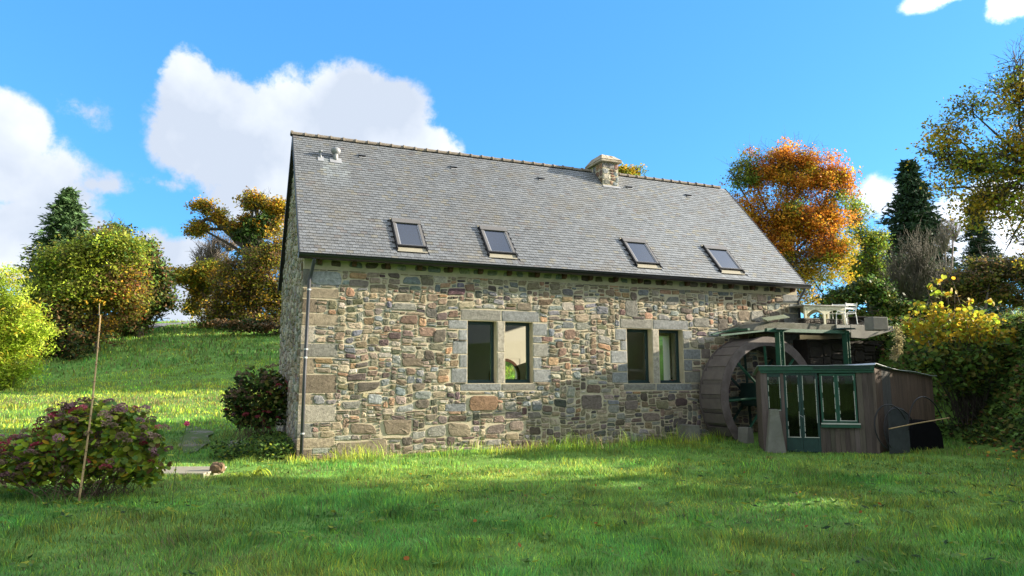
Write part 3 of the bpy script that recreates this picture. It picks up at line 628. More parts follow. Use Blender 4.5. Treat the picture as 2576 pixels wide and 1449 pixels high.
def ring(name,d0,d1,r0,r1,m,n=64):
    b=MB(); vs=[];
    for k in range(n):
        a=2*math.pi*k/n; c,s=math.cos(a),math.sin(a)
        vs+=[(r1*c,d0,r1*s),(r0*c,d0,r0*s),(r1*c,d1,r1*s),(r0*c,d1,r0*s)]
    fs=[]
    for k in range(n):
        a=4*k;b2=4*((k+1)%n); fs+=[(a,a+1,b2+1,b2),(a+2,b2+2,b2+3,a+3),(a,b2,b2+2,a+2),(a+1,a+3,b2+3,b2+1)]
    return b.add(vs,fs).build(name,m,wheel)
ring('rim',WD0,WD0+.035,WR-.27,WR,rust); ring('rim',WD1-.035,WD1,WR-.27,WR,rust)
ring('inner_drum',WD0+.04,WD1-.04,WR-.255,WR-.24,rust)
NB=26
bd=MB(); da=2*math.pi/NB; w_=WR*da
bd.box((WR-.055,WD0+.037,-w_*.33),(WR-.035,WD1-.037,w_*.33)); bdm=bd.mesh('paddle_board',rust2)
bd=MB(); bd.bar((WR-.035,WD0+.037,w_*.36),(WR-.035,WD1-.037,w_*.36),.018,.10,up=(.95,0,.3)); 
bd=MB().add([(WR-.05,WD0+.038,w_*.36),(WR-.05,WD1-.038,w_*.36),(WR-.13,WD1-.038,w_*.63),(WR-.13,WD0+.038,w_*.63),(WR-.065,WD0+.038,w_*.36),(WR-.065,WD1-.038,w_*.36),(WR-.145,WD1-.038,w_*.63),(WR-.145,WD0+.038,w_*.63)],[(0,3,2,1),(4,5,6,7),(0,1,5,4),(2,3,7,6),(1,2,6,5),(3,0,4,7)])
bl=bd.mesh('bucket_lip',mat('bucket_lip_steel',(.17,.15,.145),rough=.5,var=.2))
for k in range(NB):
    for me,nm in((bdm,'paddle_board'),(bl,'bucket_lip')):
        o=link(nm,me,wheel); o.rotation_euler=(0,-(k*da+.1),0)
sp=MB().bar((.12,0,0),(WR-.2,0,0),.075,.02,up=(0,1,0)).bar((.12,-.02,.0),(WR-.2,-.02,.0),.012,.055,up=(0,1,0)).mesh('spoke',green)
spd=MB().bar((.12,0,0),(WR-.2,0,0),.07,.03,up=(0,1,0)).mesh('spoke',greend)
for k in range(8):
    o=link('spoke',sp,wheel); o.location=(0,WD0+.05,0); o.rotation_euler=(0,-R(3+45*k),0)
    o=link('spoke',spd,wheel); o.location=(0,WD1-.06,0); o.rotation_euler=(0,-R(3+45*k),0)
MB().tube([(0,-1.75,0),(0,-.02,0)],.07,n=14).build('axle',greend,wheel,smooth=True)
for d_ in(WD0+.05,WD1-.06): MB().tube([(0,d_-.05,0),(0,d_+.05,0)],.3,n=20).build('hub',greend,wheel)
hb=MB(); hb.box((-.38,-1.05,-.25),(.38,-.35,.42)); hb.build('gear_case',greend,wheel,bevel=.03)
# ---------------------------------------------------------------- concrete flume over the wheel, its pier, steel frame
conc=mat('mossy_concrete',(.12,.12,.095),rough=.9,var=.4,vscale=3.5,bump=.5,stain=(.055,.065,.035),stain_scale=3,stain_pos=(.5,.7)); conc2=mat('clean_concrete',(.17,.17,.15),rough=.85,var=.25,vscale=2.5,bump=.3,stain=(.12,.12,.09),stain_scale=2.2,stain_pos=(.52,.7))
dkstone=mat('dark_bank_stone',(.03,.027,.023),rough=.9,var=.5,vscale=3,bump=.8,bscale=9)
f0,_=planeD(1893,830,-1.25); f1,fz=planeD(2138,821.5,-1.25); f2,_=planeD(2232,835,-1.25); fz0=planeD(2000,817,-1.25)[1]
FT=fz0
flume=empty('flume',tuple(house((f0,-.6,FT))),YAW,label='grey concrete channel crossing above the water wheel to the bank',cat='flume')
fl=lambda s:s-f0
b=MB(); b.prism([(0,-.26),(fl(f1)-.02,-.26),(fl(f1)-.02,0),(.55,.0),(.35,-.03),(.1,-.16)],-.65,.55,lambda x,z,t:(x,t,z)).build('channel',conc,flume,bevel=.012)
b=MB(); b.prism([(fl(f1)-.015,-.40),(fl(f1)+.6,-.42),(fl(f2)+.3,-.12),(fl(f2)+.3,0.01),(fl(f1)-.015,0.012)],-.67,1.7,lambda x,z,t:(x,t,z)).build('abutment',conc2,flume,bevel=.012)
b=MB(); b.box((fl(f1)-.62,-.69,-.235),(fl(f1)-.05,-.652,-.01)).build('facing_panel',mat('smooth_concrete',(.2,.205,.195),rough=.8,var=.15,bump=.15),flume)
MB().bar((.35,-.75,.06),(1.35,-.62,.20),.22,.02,up=(0,-.5,1)).build('leaning_board',mat('weathered_green_board',(.10,.12,.07),rough=.8,var=.4),flume)
pier=empty('retaining_wall',tuple(house((f1,-.3,0))),YAW,label='dark shaded stone wall under the flume right of the wheel',cat='wall')
rw=MB(); rw.box((-1.15,-.30,-.6),(3.3,2.2,FT-.43)); rw=rw.build('wall_core',dkstone,pier)  # left end added across the open gap to keep that hollow dark
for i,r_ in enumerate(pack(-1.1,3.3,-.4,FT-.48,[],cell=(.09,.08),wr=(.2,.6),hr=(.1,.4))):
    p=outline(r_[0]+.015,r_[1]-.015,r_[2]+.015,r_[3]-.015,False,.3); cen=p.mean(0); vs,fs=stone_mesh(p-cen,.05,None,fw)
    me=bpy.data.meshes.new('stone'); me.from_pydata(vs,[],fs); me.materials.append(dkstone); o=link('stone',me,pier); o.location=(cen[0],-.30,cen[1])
rb_=MB(); rb_.box((-2.6,.05,-.6),(.34,.25,FT-.43)); 
sf=empty('steel_frame',tuple(house((f0,-1.5,0))),YAW,label='green steel frame of beams and posts around the water wheel',cat='steel frame')
def pd(px,py,d=-1.5): s,h=planeD(px,py,d); return (s-f0,0,h)
bm=MB().bar(pd(1926,834),pd(2130,841),.10,.10); bm.build('beam',green,sf)
MB().bar(pd(1811,847),pd(1920,836),.07,.05).build('beam',green,sf)
MB().bar(pd(1790,845,-1.0),pd(1858,828,-1.0),.10,.03).build('beam',green,sf).location=(0,.5,0)
MB().bar(pd(1883,832),(pd(1883,832)[0],1.2,pd(1883,832)[2]),.08,.06).build('beam',green,sf)
for px,w_,h0 in((1959,.17,-.3),(2126,.12,-.3)):
    s_,_,z_=pd(px,838); p=MB(); p.box((s_-w_/2,-.09,h0),(s_-w_/2+.02,.09,z_)); p.box((s_+w_/2-.02,-.09,h0),(s_+w_/2,.09,z_)); p.box((s_-w_/2+.021,-.012,h0),(s_+w_/2-.021,.012,z_)); p.build('post',green,sf)
    MB().prism([(s_-.25,z_+.052),(s_+.3,z_+.052),(s_+.22,z_+.09),(s_-.2,z_+.09)],-.15,.9,lambda x,z,t:(x,t,z)).build('head_plate',greend,sf)
wp=mat('flaking_white_paint',(.45,.47,.42),rough=.8,var=.2,bump=.1)
s_,_,z_=pd(1959,838); fk=MB()
for k in range(26):
    a=s_+rng.uniform(-.02,.055); zz=z_-.12-rng.random()*1.15; r_=rng.uniform(.008,.02); fk.box((a,-.018,zz),(a+r_,-.0125,zz+r_*rng.uniform(1,3)))
fk.build('paint_flakes',wp,sf,kind='stuff')
def gp(px,py,zz):
    r=ray(px,py); return CAM+r*((zz-CAM[2])/r[2])
# concrete plinths carrying the wheel
def plinth(px,py0,py1,d,wt,wb,label,dp=.4):
    s,h1=planeD(px,py0,d); q=house((s,d,-.3)); H=h1+.3
    b=MB(); hw=lambda t:(wb+(wt-wb)*t)/2
    v=[]
    for z_,t in((0,0),(H,1)):
        w=hw(t); v+=[(-w,0,z_),(w,0,z_),(w,dp,z_),(-w,dp,z_)]
    b.add(v,[(0,3,2,1),(4,5,6,7),(0,1,5,4),(1,2,6,5),(2,3,7,6),(3,0,4,7)])
    o=b.build('concrete_plinth',conc2,None,bevel=.01,label=label,cat='plinth',group='concrete plinths by the water wheel'); o.location=q; o.rotation_euler=(0,0,YAW)
plinth(1745,1073,1125,-.75,.34,.5,'low concrete plinth at the left foot of the water wheel',.6)
q=gp(1944,1133,-.12); b=MB(); v=[]
for z_,w in((-.1,.46),(.98,.19)): v+=[(-w/2,0,z_),(w/2,0,z_),(w/2,.3,z_),(-w/2,.3,z_)]
b.add(v,[(0,3,2,1),(4,5,6,7),(0,1,5,4),(1,2,6,5),(2,3,7,6),(3,0,4,7)]); o=b.build('concrete_plinth',conc2,None,bevel=.012,label='tall tapered concrete plinth in front of the left corner of the shed',cat='plinth',group='concrete plinths by the water wheel'); o.location=(q[0],q[1]-.2,-.12); o.rotation_euler=(0,0,-.18)
plinth(1885,1080,1130,-1.6,.18,.3,'small concrete plinth inside the wheel opening, left of the tall tapered one')
# ---------------------------------------------------------------- shed
zs=-.12
A=gp(1919,1131,zs);B=gp(2207,1139,zs); A[2]=B[2]=0
fx=(B-A)/np.linalg.norm(B-A); FWd=np.linalg.norm(B-A); shyaw=math.atan2(fx[1],fx[0]); SH=float(at(1919,925,A[1])[2])-zs
shed=empty('shed',(A[0],A[1],zs),shyaw,label='brown plank shed with green door, fascia and peeling casement window',cat='shed')
plank=mat('weathered_brown_planks',attr=True,rough=.85,var=.4,vscale=5,bump=.5,bscale=25,stretch=(3,3,.35))
T=lambda cx:(cx-583)/962*FWd
Zc=lambda cy:SH-(cy-622)/(1312-622)*SH
brn=(.10,.08,.07)
def planks(x0,x1,z0,z1,parent=shed,f=lambda x,y,z:(x,y,z),w=.115,c=brn):
    n=max(1,round((x1-x0)/w)); w=(x1-x0)/n
    for i in range(n):
        k=rng.uniform(.7,1.4); y=rng.uniform(-.008,.004); a=x0+i*w+.002;b_=x0+(i+1)*w-.002
        m=MB(); cc=tuple(np.array(c)*k+rng.normal(0,.003,3)); vs=[f(q[0],q[1],q[2]) for q in[(a,y-.02,z0),(b_,y-.02,z0),(b_,y,z0),(a,y,z0),(a,y-.02,z1),(b_,y-.02,z1),(b_,y,z1),(a,y,z1)]]
        m.add(vs,[(0,3,2,1),(4,5,6,7),(0,1,5,4),(1,2,6,5),(2,3,7,6),(3,0,4,7)],cc).build('plank',plank,parent)
D0,D1=T(785),T(1076); W0,W1=T(1082),T(1402); V0,V1=T(640),T(755); zF=Zc(682)
planks(0,V0,-.15,zF); planks(V0,V1,-.15,Zc(1000)); planks(V1,D0,-.15,zF,w=.1); planks(D1,W1,-.15,Zc(1118)); planks(W1,FWd,-.15,zF)
grn=mat('shed_green_paint',(.012,.075,.045),rough=.5,var=.3,vscale=8,bump=.15,stain=(.22,.25,.21),stain_scale=9,stain_pos=(.68,.74)); grnd=mat('shed_dark_green_door',(.012,.045,.038),rough=.55,var=.3,vscale=8,bump=.2,stain=(.16,.22,.22),stain_scale=6,stain_pos=(.63,.68))
gs2=glass('shed_glass',(.6,.65,.62),.0,.05)
MB().box((-.04,-.09,Zc(662)),(FWd+.02,-.03,Zc(622))).build('fascia',grn,shed,bevel=.004)
MB().box((.0,-.06,zF),(FWd+.01,-.021,Zc(664))).build('fascia',grn,shed,bevel=.003)
MB().box((T(1040),-.105,Zc(650)),(FWd-.08,-.0905,Zc(630))).build('gutter_strip',greend,shed)
def framed(name,x0,x1,z0,z1,fw_,pm_,lower=None,peel=None,y=-.03,parent=shed):
    b=MB(); 
    for q in(((x0,y,z0),(x0+fw_,y+.04,z1)),((x1-fw_,y,z0),(x1,y+.04,z1)),((x0+fw_+.001,y,z1-fw_),(x1-fw_-.001,y+.04,z1)),((x0+fw_+.001,y,z0),(x1-fw_-.001,y+.04,z0+fw_))): b.box(*q)
    o=b.build(name,pm_,parent,bevel=.003)
    if lower: MB().box((x0+fw_+.001,y+.008,z0+fw_+.001),(x1-fw_-.001,y+.03,lower)).build('lower_panel',pm_,o); zb=lower+.001
    else: zb=z0+fw_+.001
    MB().box((x0+fw_+.001,y+.02,zb),(x1-fw_-.001,y+.024,z1-fw_-.001)).build('pane',gs2,o)
    pk=MB()   # putty and peeling edge, paler on the glazing side
    for sx in(x0+fw_-.006,x1-fw_-.008):
        z_=zb
        while z_<z1-fw_:
            l=rng.uniform(.03,.22)
            if rng.random()<(peel or .5): pk.box((sx,y-.004,z_),(sx+.014,y-.0005,min(z_+l,z1-fw_)))
            z_+=l+.01
    pk.box((x0+fw_*.6,y-.005,zb-.014),(x1-fw_*.6,y-.0005,zb+.004)); pk.build('flaking_edge',wp,o,kind='stuff')
    return o
mid=T(925)
for a,b_ in((D0,mid-.003),(mid+.003,D1)):
    dl=framed('door_leaf',a,b_,-.08,zF-.005,.055,grnd,lower=Zc(1215),peel=.75)
MB().tube([(mid-.04,-.035,Zc(1035)),(mid-.04,-.075,Zc(1035)),(mid+.03,-.08,Zc(1050))],.009,n=6).build('door_handle',steel,dl)
wm=T(1232)
for a,b_ in((W0+.03,wm-.002),(wm+.002,W1-.02)): wf=framed('window_sash',a,b_,Zc(1092),Zc(690),.05,grn,peel=.6)
MB().box((W0+.0,-.10,Zc(1132)),(W1+.02,-.02,Zc(1094))).build('window_sill',grn,shed,bevel=.004)
MB().box((W0,-.115,Zc(1106)),(W1+.015,-.1005,Zc(1094))).build('sill_edge',wp,shed)
framed('side_light',V0,V1,Zc(1000),Zc(708),.022,grnd,peel=.6); MB().box((V0,-.03,Zc(707)),(V1,.0,zF)).build('head_board',grnd,shed)
# the skewed side, towards the bank
sa=R(35)-shyaw; SDx,SDy=math.cos(sa),math.sin(sa); SLn=3.1; bk=1.9
z1f=lambda u:SH-.03-(SH-(1.70-zs))*u/SLn
sidec=(.082,.055,.040)
n=15
for i in range(n):
    u0,u1=SLn*i/n+.002,SLn*(i+1)/n-.002; k=rng.uniform(.85,1.2); cc=tuple(np.array(sidec)*k)
    if i in(2,3): cc=(.055,.056,.056)
    f=lambda u,o:(FWd+SDx*u+SDy*o,SDy*u-SDx*o)
    zt=z1f((u0+u1)/2) if i not in(2,3) else z1f(u0)-.001
    MB().prism([f(u0,.0),f(u1,.0),f(u1,-.02),f(u0,-.02)],-.15,zt,lambda x,y,t:(x,y,t),cc).build('plank',plank,shed)
MB().box((FWd-.03,-.03,-.15),(FWd+.035,.0,SH-.05),(.11,.085,.07)).build('corner_post',plank,shed)
C2=(FWd+SDx*SLn,SDy*SLn)
bd_=MB().prism([(.0,1.5),(.02,1.5),(.02,.02),(.0,.02)],-.15,SH-.05,lambda x,y,t:(x,y,t),brn); bd_.build('side_wall',plank,shed)
MB().prism([(0,1.52),(C2[0]-.25,C2[1]+.0),(C2[0]-.25,C2[1]+.03),(0,1.55)],-.15,1.60,lambda x,y,t:(x,y,t),brn).build('back_wall',plank,shed)
# sheet roof
rs=mat('pale_roof_sheet',(.42,.46,.5),rough=.45,var=.2,vscale=3,bump=.1)
rr=MB(); nx=13
P0=[];P1=[]
for i in range(nx):
    t=i/(nx-1); P0.append((-.08+(FWd+.12)*t,-.13,SH+.012+.006*math.sin(i*1.7)))
    P1.append((-.08+(C2[0]-.1)*t,1.62+(C2[1]+.12-1.62)*t,SH-.22-.08*t))
side=[(FWd+SDx*u+SDy*.09,SDy*u-SDx*.09,z1f(u)+.03+.015*math.sin(u*4)+(.06*math.exp(-((u-.05)/.25)**2))) for u in np.linspace(0,SLn+.1,9)]
vs=P0+side; cpt=(1.3,.8,SH-.02); vs2=P1[::-1]; loop=vs+vs2
lo=[(x,y,z-.012) for x,y,z in loop]; L_=len(loop)
rr.add(loop+lo+[cpt,(cpt[0],cpt[1],cpt[2]-.02)],[(i,(i+1)%L_,2*L_) for i in range(L_)]+[(i+L_,2*L_+1,(i+1)%L_+L_) for i in range(L_)]+[(i,i+L_,(i+1)%L_+L_,(i+1)%L_) for i in range(L_)])
rr.build('roof_sheet',rs,shed)
# machinery behind the shed's glass
pw=empty('belt_pulley',(A[0]+fx[0]*T(855)-fx[1]*.45,A[1]+fx[1]*T(855)+fx[0]*.45,zs+Zc(950)),shyaw,label='black belt pulley wheel standing behind the glass of the shed door',cat='pulley')
MB().tube([(0,-.05,0),(0,.05,0)],.30,n=28).build('pulley_wheel',mat('black_iron',(.012,.012,.014),rough=.5),pw)
MB().tube([(0,-.09,0),(0,.3,0)],.05,n=10).build('shaft',greend,pw)
MB().bar((.2,.02,-.1),(1.0,.1,-.75),.09,.012).build('drive_belt',black,pw)
o=MB().prism([(-.06,0),(.06,0),(.03,.5),(-.02,.52)],0,.05,lambda x,z,t:(x,t,z)).build('orange_guard',mat('faded_orange',(.16,.045,.02),rough=.6),None,label='faded orange metal guard inside the shed above the pulley',cat='guard'); o.location=(A[0]+fx[0]*T(865)-fx[1]*.6,A[1]+fx[1]*T(865)+fx[0]*.6,zs+Zc(860)); o.rotation_euler=(0,0,shyaw)
# ---------------------------------------------------------------- hoops, netting tunnel and cane beside the shed
hm=mat('black_hose',(.012,.013,.016),rough=.5,bump=.05)
def hoop(cx,cy,rx,rz,Y,label,yaw=.25,lean=.0,arc=(0,2*math.pi)):
    c=at(cx,cy,Y); k=Y/F; b=MB(); pts=[(rx*k*math.cos(a),lean*math.sin(a)*rz*k,rz*k*math.sin(a)) for a in np.linspace(*arc,40)]
    b.tube(pts,.016,n=6,cap=True); o=b.build('hose_hoop',hm,None,smooth=True,label=label,cat='hoop',group='black hose hoops by the shed'); o.location=c; o.rotation_euler=(0,0,yaw)
hoop(2240,1082,48,56,16.5,'leftmost tall black hose hoop in front of the shed corner',.25,.1,(.35,4.2))
hoop(2262,1092,46,56,16.7,'second black hose hoop, overlapping the leftmost one',.25,.1,(.5,3.9))
hoop(2331,1100,70,92,17.0,'widest black hose hoop above the dark netting',.45,.05,(.25,3.0))
nm_=mat('black_netting',(.006,.006,.008),rough=.9,bump=.3,spec=.05)
c=at(2331,1138,17.3); k=17.3/F; b=MB(); pr=[(64*k*math.cos(a),72*k*max(0,math.sin(a))**.6) for a in np.linspace(0,math.pi,16)]
b.prism(pr,0,.55,lambda x,z,t:(x,t,z)); o=b.build('netting_tunnel',nm_,None,label='black netting stretched over a low arch beside the shed',cat='netting'); o.location=c; o.rotation_euler=(0,0,.45)
b=MB(); pr=[(q[0]*k*.62,q[1]*k) for q in[(-58,-20),(42,-20),(42,70),(20,86),(-20,92),(-50,80)]]; b.prism(pr,0,.03,lambda x,z,t:(x,t,z)); o=b.build('plastic_sheet',mat('grey_plastic_sheet',(.05,.055,.065),rough=.35,var=.3,bump=.2),None,label='dull grey plastic sheet propped inside the left hoops',cat='sheet'); o.location=at(2266,1125,16.95); o.rotation_euler=(0,0,.3)
canem=mat('dry_cane',(.36,.25,.12),rough=.6,var=.3,vscale=12,bump=.2)
o=MB().tube([at(2234,1085,16.3),at(2300,1072,16.6),at(2385,1058,17.0)],.014,n=6).build('cane_stick',canem,None,label='thin cane lying across the black hoops',cat='stick')
# ---------------------------------------------------------------- terrace
cream=mat('cream_paint',(.62,.60,.42),rough=.6,var=.15,bump=.1); white=mat('white_metal_paint',(.72,.74,.72),rough=.4,var=.06,bump=.03)
TZ=float(house((0,0,FT))[2])
Yt=22.2
def tp(px,py,Y=Yt): return at(px,py,Y)
tb=empty('terrace_table',tuple(tp(2060,820)),YAW-.1,label='long cream garden table on the raised terrace beside the mill',cat='table')
k=Yt/F; topz=float(tp(2060,776)[2]-tp(2060,820)[2])
MB().box((-.95,-.45,topz-.03),(.80,.45,topz)).build('table_top',mat('lichen_table_top',(.45,.44,.38),rough=.9,var=.35,bump=.5),tb,bevel=.006)
for sx in(-.82,-.1,.68):
    for sy in(-.36,.36): MB().box((sx-.04,sy-.03,-.1),(sx+.04,sy+.03,topz-.1)).build('leg',cream,tb)
for sy in(-.4,.37): MB().box((-.88,sy,topz-.13),(.74,sy+.03,topz-.031)).build('apron',cream,tb)
def arch_board(x0,x1,sy):
    pts=[(x0,topz-.131)]+[(x0+(x1-x0)*t,topz-.30+.15*math.sin(math.pi*t)) for t in np.linspace(0,1,9)]+[(x1,topz-.131)]
    return MB().prism(pts,sy,sy+.02,lambda x,z,t:(x,t,z))
for sy in(-.39,.38): arch_board(-.76,-.14,sy).build('arched_brace',cream,tb); arch_board(-.05,.64,sy).build('arched_brace',cream,tb)
def chair(px,py,Y,h,yaw,label,w=.5):
    c=empty('garden_chair',tuple(at(px,py,Y)),yaw,label=label,cat='chair',group='white metal terrace chairs')
    sz=h*.52
    for sx in(-w/2,w/2):
        MB().tube([(sx,-w*.5,0),(sx,-w*.42,sz+.03),(sx,-w*.3,sz+.08),(sx,w*.3,sz+.04),(sx,w*.42,0)],.014,n=6).build('leg',white,c)
        MB().tube([(sx,w*.28,sz),(sx,w*.48,h)],.013,n=6).build('back_post',white,c)
    for i in range(5): MB().box((-w/2,-w*.42+i*w*.16,sz-.01),(w/2,-w*.42+i*w*.16+w*.12,sz)).build('seat_slat',white,c)
    for z0,z1 in((.86,.97),(.70,.80)): 
        y0=w*(.28+.2*((z0*h-sz)/(h-sz))); MB().box((-w/2,y0,z0*h),(w/2,y0+.012,z1*h)).build('back_slat',white,c)
    return c
chair(2131,822,21.3,.66,R(200),'white slatted metal chair nearest the edge of the terrace',.44)
chair(2108,817,22.3,.60,R(172),'white slatted metal chair drawn up to the end of the cream table',.40)
lw=empty('low_stone_wall',tuple(tp(2078,826,21.9)),YAW,label='low dark dry-stone edge under the terrace table',cat='wall')
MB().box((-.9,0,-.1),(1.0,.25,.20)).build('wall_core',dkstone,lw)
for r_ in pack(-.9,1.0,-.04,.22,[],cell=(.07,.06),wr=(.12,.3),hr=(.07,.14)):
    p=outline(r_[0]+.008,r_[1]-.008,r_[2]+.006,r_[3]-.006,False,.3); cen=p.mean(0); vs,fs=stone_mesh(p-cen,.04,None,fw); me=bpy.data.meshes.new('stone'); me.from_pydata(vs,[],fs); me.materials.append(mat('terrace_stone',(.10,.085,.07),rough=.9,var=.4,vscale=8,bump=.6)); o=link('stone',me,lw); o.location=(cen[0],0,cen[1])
MB().box((-.93,-.03,.21),(1.05,.3,.245)).build('coping',conc,lw)
o=MB().box((-.26,-.2,-.1),(.26,.2,.30)).build('concrete_block',conc2,None,bevel=.02,label='square concrete block at the end of the flume',cat='block'); o.location=tp(2204,829,21.0); o.rotation_euler=(0,0,.2)
tr_=empty('terrace_trestle',tuple(tp(2168,826,21.9)),.2,label='dark folded trestle between white chair and concrete block',cat='trestle')
MB().box((-.42,-.2,.27),(.5,.2,.29)).build('top_board',mat('dark_board',(.03,.03,.032),rough=.6),tr_); MB().box((-.36,.1,-.1),(.44,.13,.268)).build('back_board',mat('dark_board'),tr_)
for p,q in(((-.3,-.1,.26),(0,-.1,.12)),((.3,-.1,.26),(0,-.1,.12)),((0,-.1,.12),(0,-.1,-.1))): MB().bar(p,q,.02,.02).build('leg',mat('grey_tube',(.12,.12,.13),rough=.4),tr_)
# ---------------------------------------------------------------- left foreground
cb_=gp(195,1247,-.05); ct=at(252,786,cb_[1]+.35); cb_[2]-=.1
pts=[cb_+(ct-cb_)*t+np.array([.03*math.sin(t*3.1),0,0]) for t in np.linspace(0,1,12)]
cane=empty('bamboo_cane',tuple(cb_),0,label='tall dry bamboo cane leaning in front of the hydrangea',cat='cane')
MB().tube([p-cb_ for p in pts],list(np.linspace(.017,.010,12)),n=8).build('culm',canem,cane,smooth=True)
for p in pts[1:-1]: MB().tube([p-cb_-np.array([0,0,.006]),p-cb_+np.array([0,0,.006])],.021,n=8).build('node',mat('cane_node',(.22,.14,.07)),cane)
MB().tube([pts[-1]-cb_-np.array([.02,0,.0]),pts[-1]-cb_-np.array([.03,0,-.18])],.006,n=5).build('side_shoot',canem,cane)
# boardwalk
bwA=gp(415,1190,-.13);bwB=gp(522,1187,-.13)
bw=empty('boardwalk',tuple(bwA),0,label='short grey plank walkway crossing the ditch beside the hydrangea',cat='walkway')
pl=mat('grey_deck_board',(.27,.25,.19),rough=.85,var=.2,vscale=8,bump=.4,stretch=(.4,4,1))
wd_=float(bwB[0]-bwA[0])
for i in range(7): MB().box((-.9+rng.uniform(-.02,.02),i*.15,-.0),(wd_+rng.uniform(-.02,.01),i*.15+.128,.035)).build('plank',pl,bw,bevel=.004)
MB().box((-.8,.05,-.12),(-.7,1.0,-.002)).build('bearer',pl,bw); MB().box((wd_-.12,.05,-.12),(wd_-.04,1.0,-.002)).build('bearer',pl,bw)
def boulder(name,loc,r,c,label,cat='stone',sq=(1,.8,.8)):
    b=MB(); vs=[];seg=12;rg=8
    for i,t in enumerate(np.linspace(.05,math.pi-.05,rg)):
        for k in range(seg):
            p=2*math.pi*k/seg; d=np.array([math.sin(t)*math.cos(p),math.sin(t)*math.sin(p),math.cos(t)]); d=np.sign(d)*np.abs(d)**.6; vs.append(tuple(d*np.array(sq)*r*(1+.12*rng.normal())))
    fs=[(i*seg+k,(i+1)*seg+k,(i+1)*seg+(k+1)%seg,i*seg+(k+1)%seg) for i in range(rg-1) for k in range(seg)]+[tuple(range(seg)),tuple(range((rg-1)*seg,rg*seg))[::-1]]
    o=b.add(vs,fs).build(name,mat(name+'_rock',c,rough=.9,var=.45,vscale=9,bump=.8),None,label=label,cat=cat); o.location=loc; return o
q=gp(538,1183,-.12); boulder('marker_stone',(q[0],q[1]+.1,-.05),.125,(.16,.105,.06),'brown squared stone at the right end of the plank walkway')
q=at(602,1062,19.0); boulder('pale_stone',(q[0],q[1],gz(q[0],q[1])+.08),.2,(.26,.25,.22),'pale flat stone at the foot of the red hydrangea',sq=(1.4,.7,.5))
# post at the road
q=at(325,845,60); o=MB().box((-.16,-.16,-.4),(.16,.16,1.25)).build('road_post',mat('dark_post',(.02,.02,.02),rough=.8),None,label='short dark post standing beside the distant road',cat='post',bevel=.02); o.location=(q[0],q[1],gz(q[0],q[1]))
s_,h_=planeD(1690,957,.3); q=house((s_,.33,1.70)); o=MB().prism([(-.05,0),(.05,0),(.065,.09),(-.065,.09)],-.05,.05,lambda x,z,t:(x,t,z)).build('flower_pot',mat('terracotta',(.30,.09,.05),bump=.1),None,label='small terracotta flower pot on the sill of the far right window',cat='flower pot'); o.location=q
b=MB()
for k in range(9): a=rng.uniform(0,6.28); b.bar((0,0,.08),(math.cos(a)*.05,math.sin(a)*.05,.08+rng.uniform(.05,.1)),.015,.004,c=(.03,.07,.02))
b.build('plant',mat('pot_plant_green',(.03,.08,.02)),o)
# ---------------------------------------------------------------- plants
leafm=mat('autumn_leaf',attr=True,rough=.55,var=.18,vscale=3,bump=0,trans=.45,spec=.25)
leafd=mat('dense_leaf',attr=True,rough=.6,var=.2,vscale=3,bump=0,trans=.25,spec=.2)
needle=mat('needle_leaf',attr=True,rough=.7,var=.2,vscale=2,bump=0,trans=.12,spec=.15)
bark=mat('grey_bark',(.075,.065,.052),rough=.9,var=.35,vscale=6,bump=.7,bscale=14); barkp=mat('pale_twig_bark',(.19,.16,.14),rough=.9,var=.2,bump=.1)
G=dict(green=(.14,.25,.052),dkgreen=(.035,.065,.018),olive=(.15,.15,.03),ygreen=(.30,.34,.04),yellow=(.50,.37,.035),gold=(.60,.36,.035),orange=(.60,.235,.03),rust=(.33,.11,.025),brown=(.20,.115,.05),lime=(.44,.58,.05),pine=(.03,.06,.032),spruce=(.06,.11,.04),grey=(.15,.12,.085))
def pal(n,spec,jit=.25):
    ks=list(spec); w=np.array([spec[k] for k in ks],float); i=rng.choice(len(ks),n,p=w/w.sum()); c=np.array([G[k] for k in ks])[i]
    return c*rng.uniform(1-jit,1+jit,(n,1))*rng.uniform(.92,1.08,(n,3))
def leafquads(P,size,C,aspect=.6,upbias=.4,cup=0,jit=.35,along=None):
    n=len(P); nrm=rng.normal(size=(n,3)); nrm[:,2]=np.abs(nrm[:,2])+upbias; nrm/=np.linalg.norm(nrm,axis=1)[:,None]
    a=rng.normal(size=(n,3)) if along is None else along+rng.normal(size=(n,3))*.35
    a-= (a*nrm).sum(1)[:,None]*nrm; a/=np.linalg.norm(a,axis=1)[:,None]+1e-9; b=np.cross(nrm,a)
    s=(np.broadcast_to(size,(n,))*rng.uniform(1-jit,1+jit,n))[:,None]
    v=np.stack([P-a*s*.5,P+b*s*.5*aspect-a*s*.05+nrm*s*cup,P+a*s*.5,P-b*s*.5*aspect-a*s*.05+nrm*s*cup],1).reshape(-1,3)
    f=np.arange(4*n).reshape(n,4); return v,f,np.repeat(C,4,0)
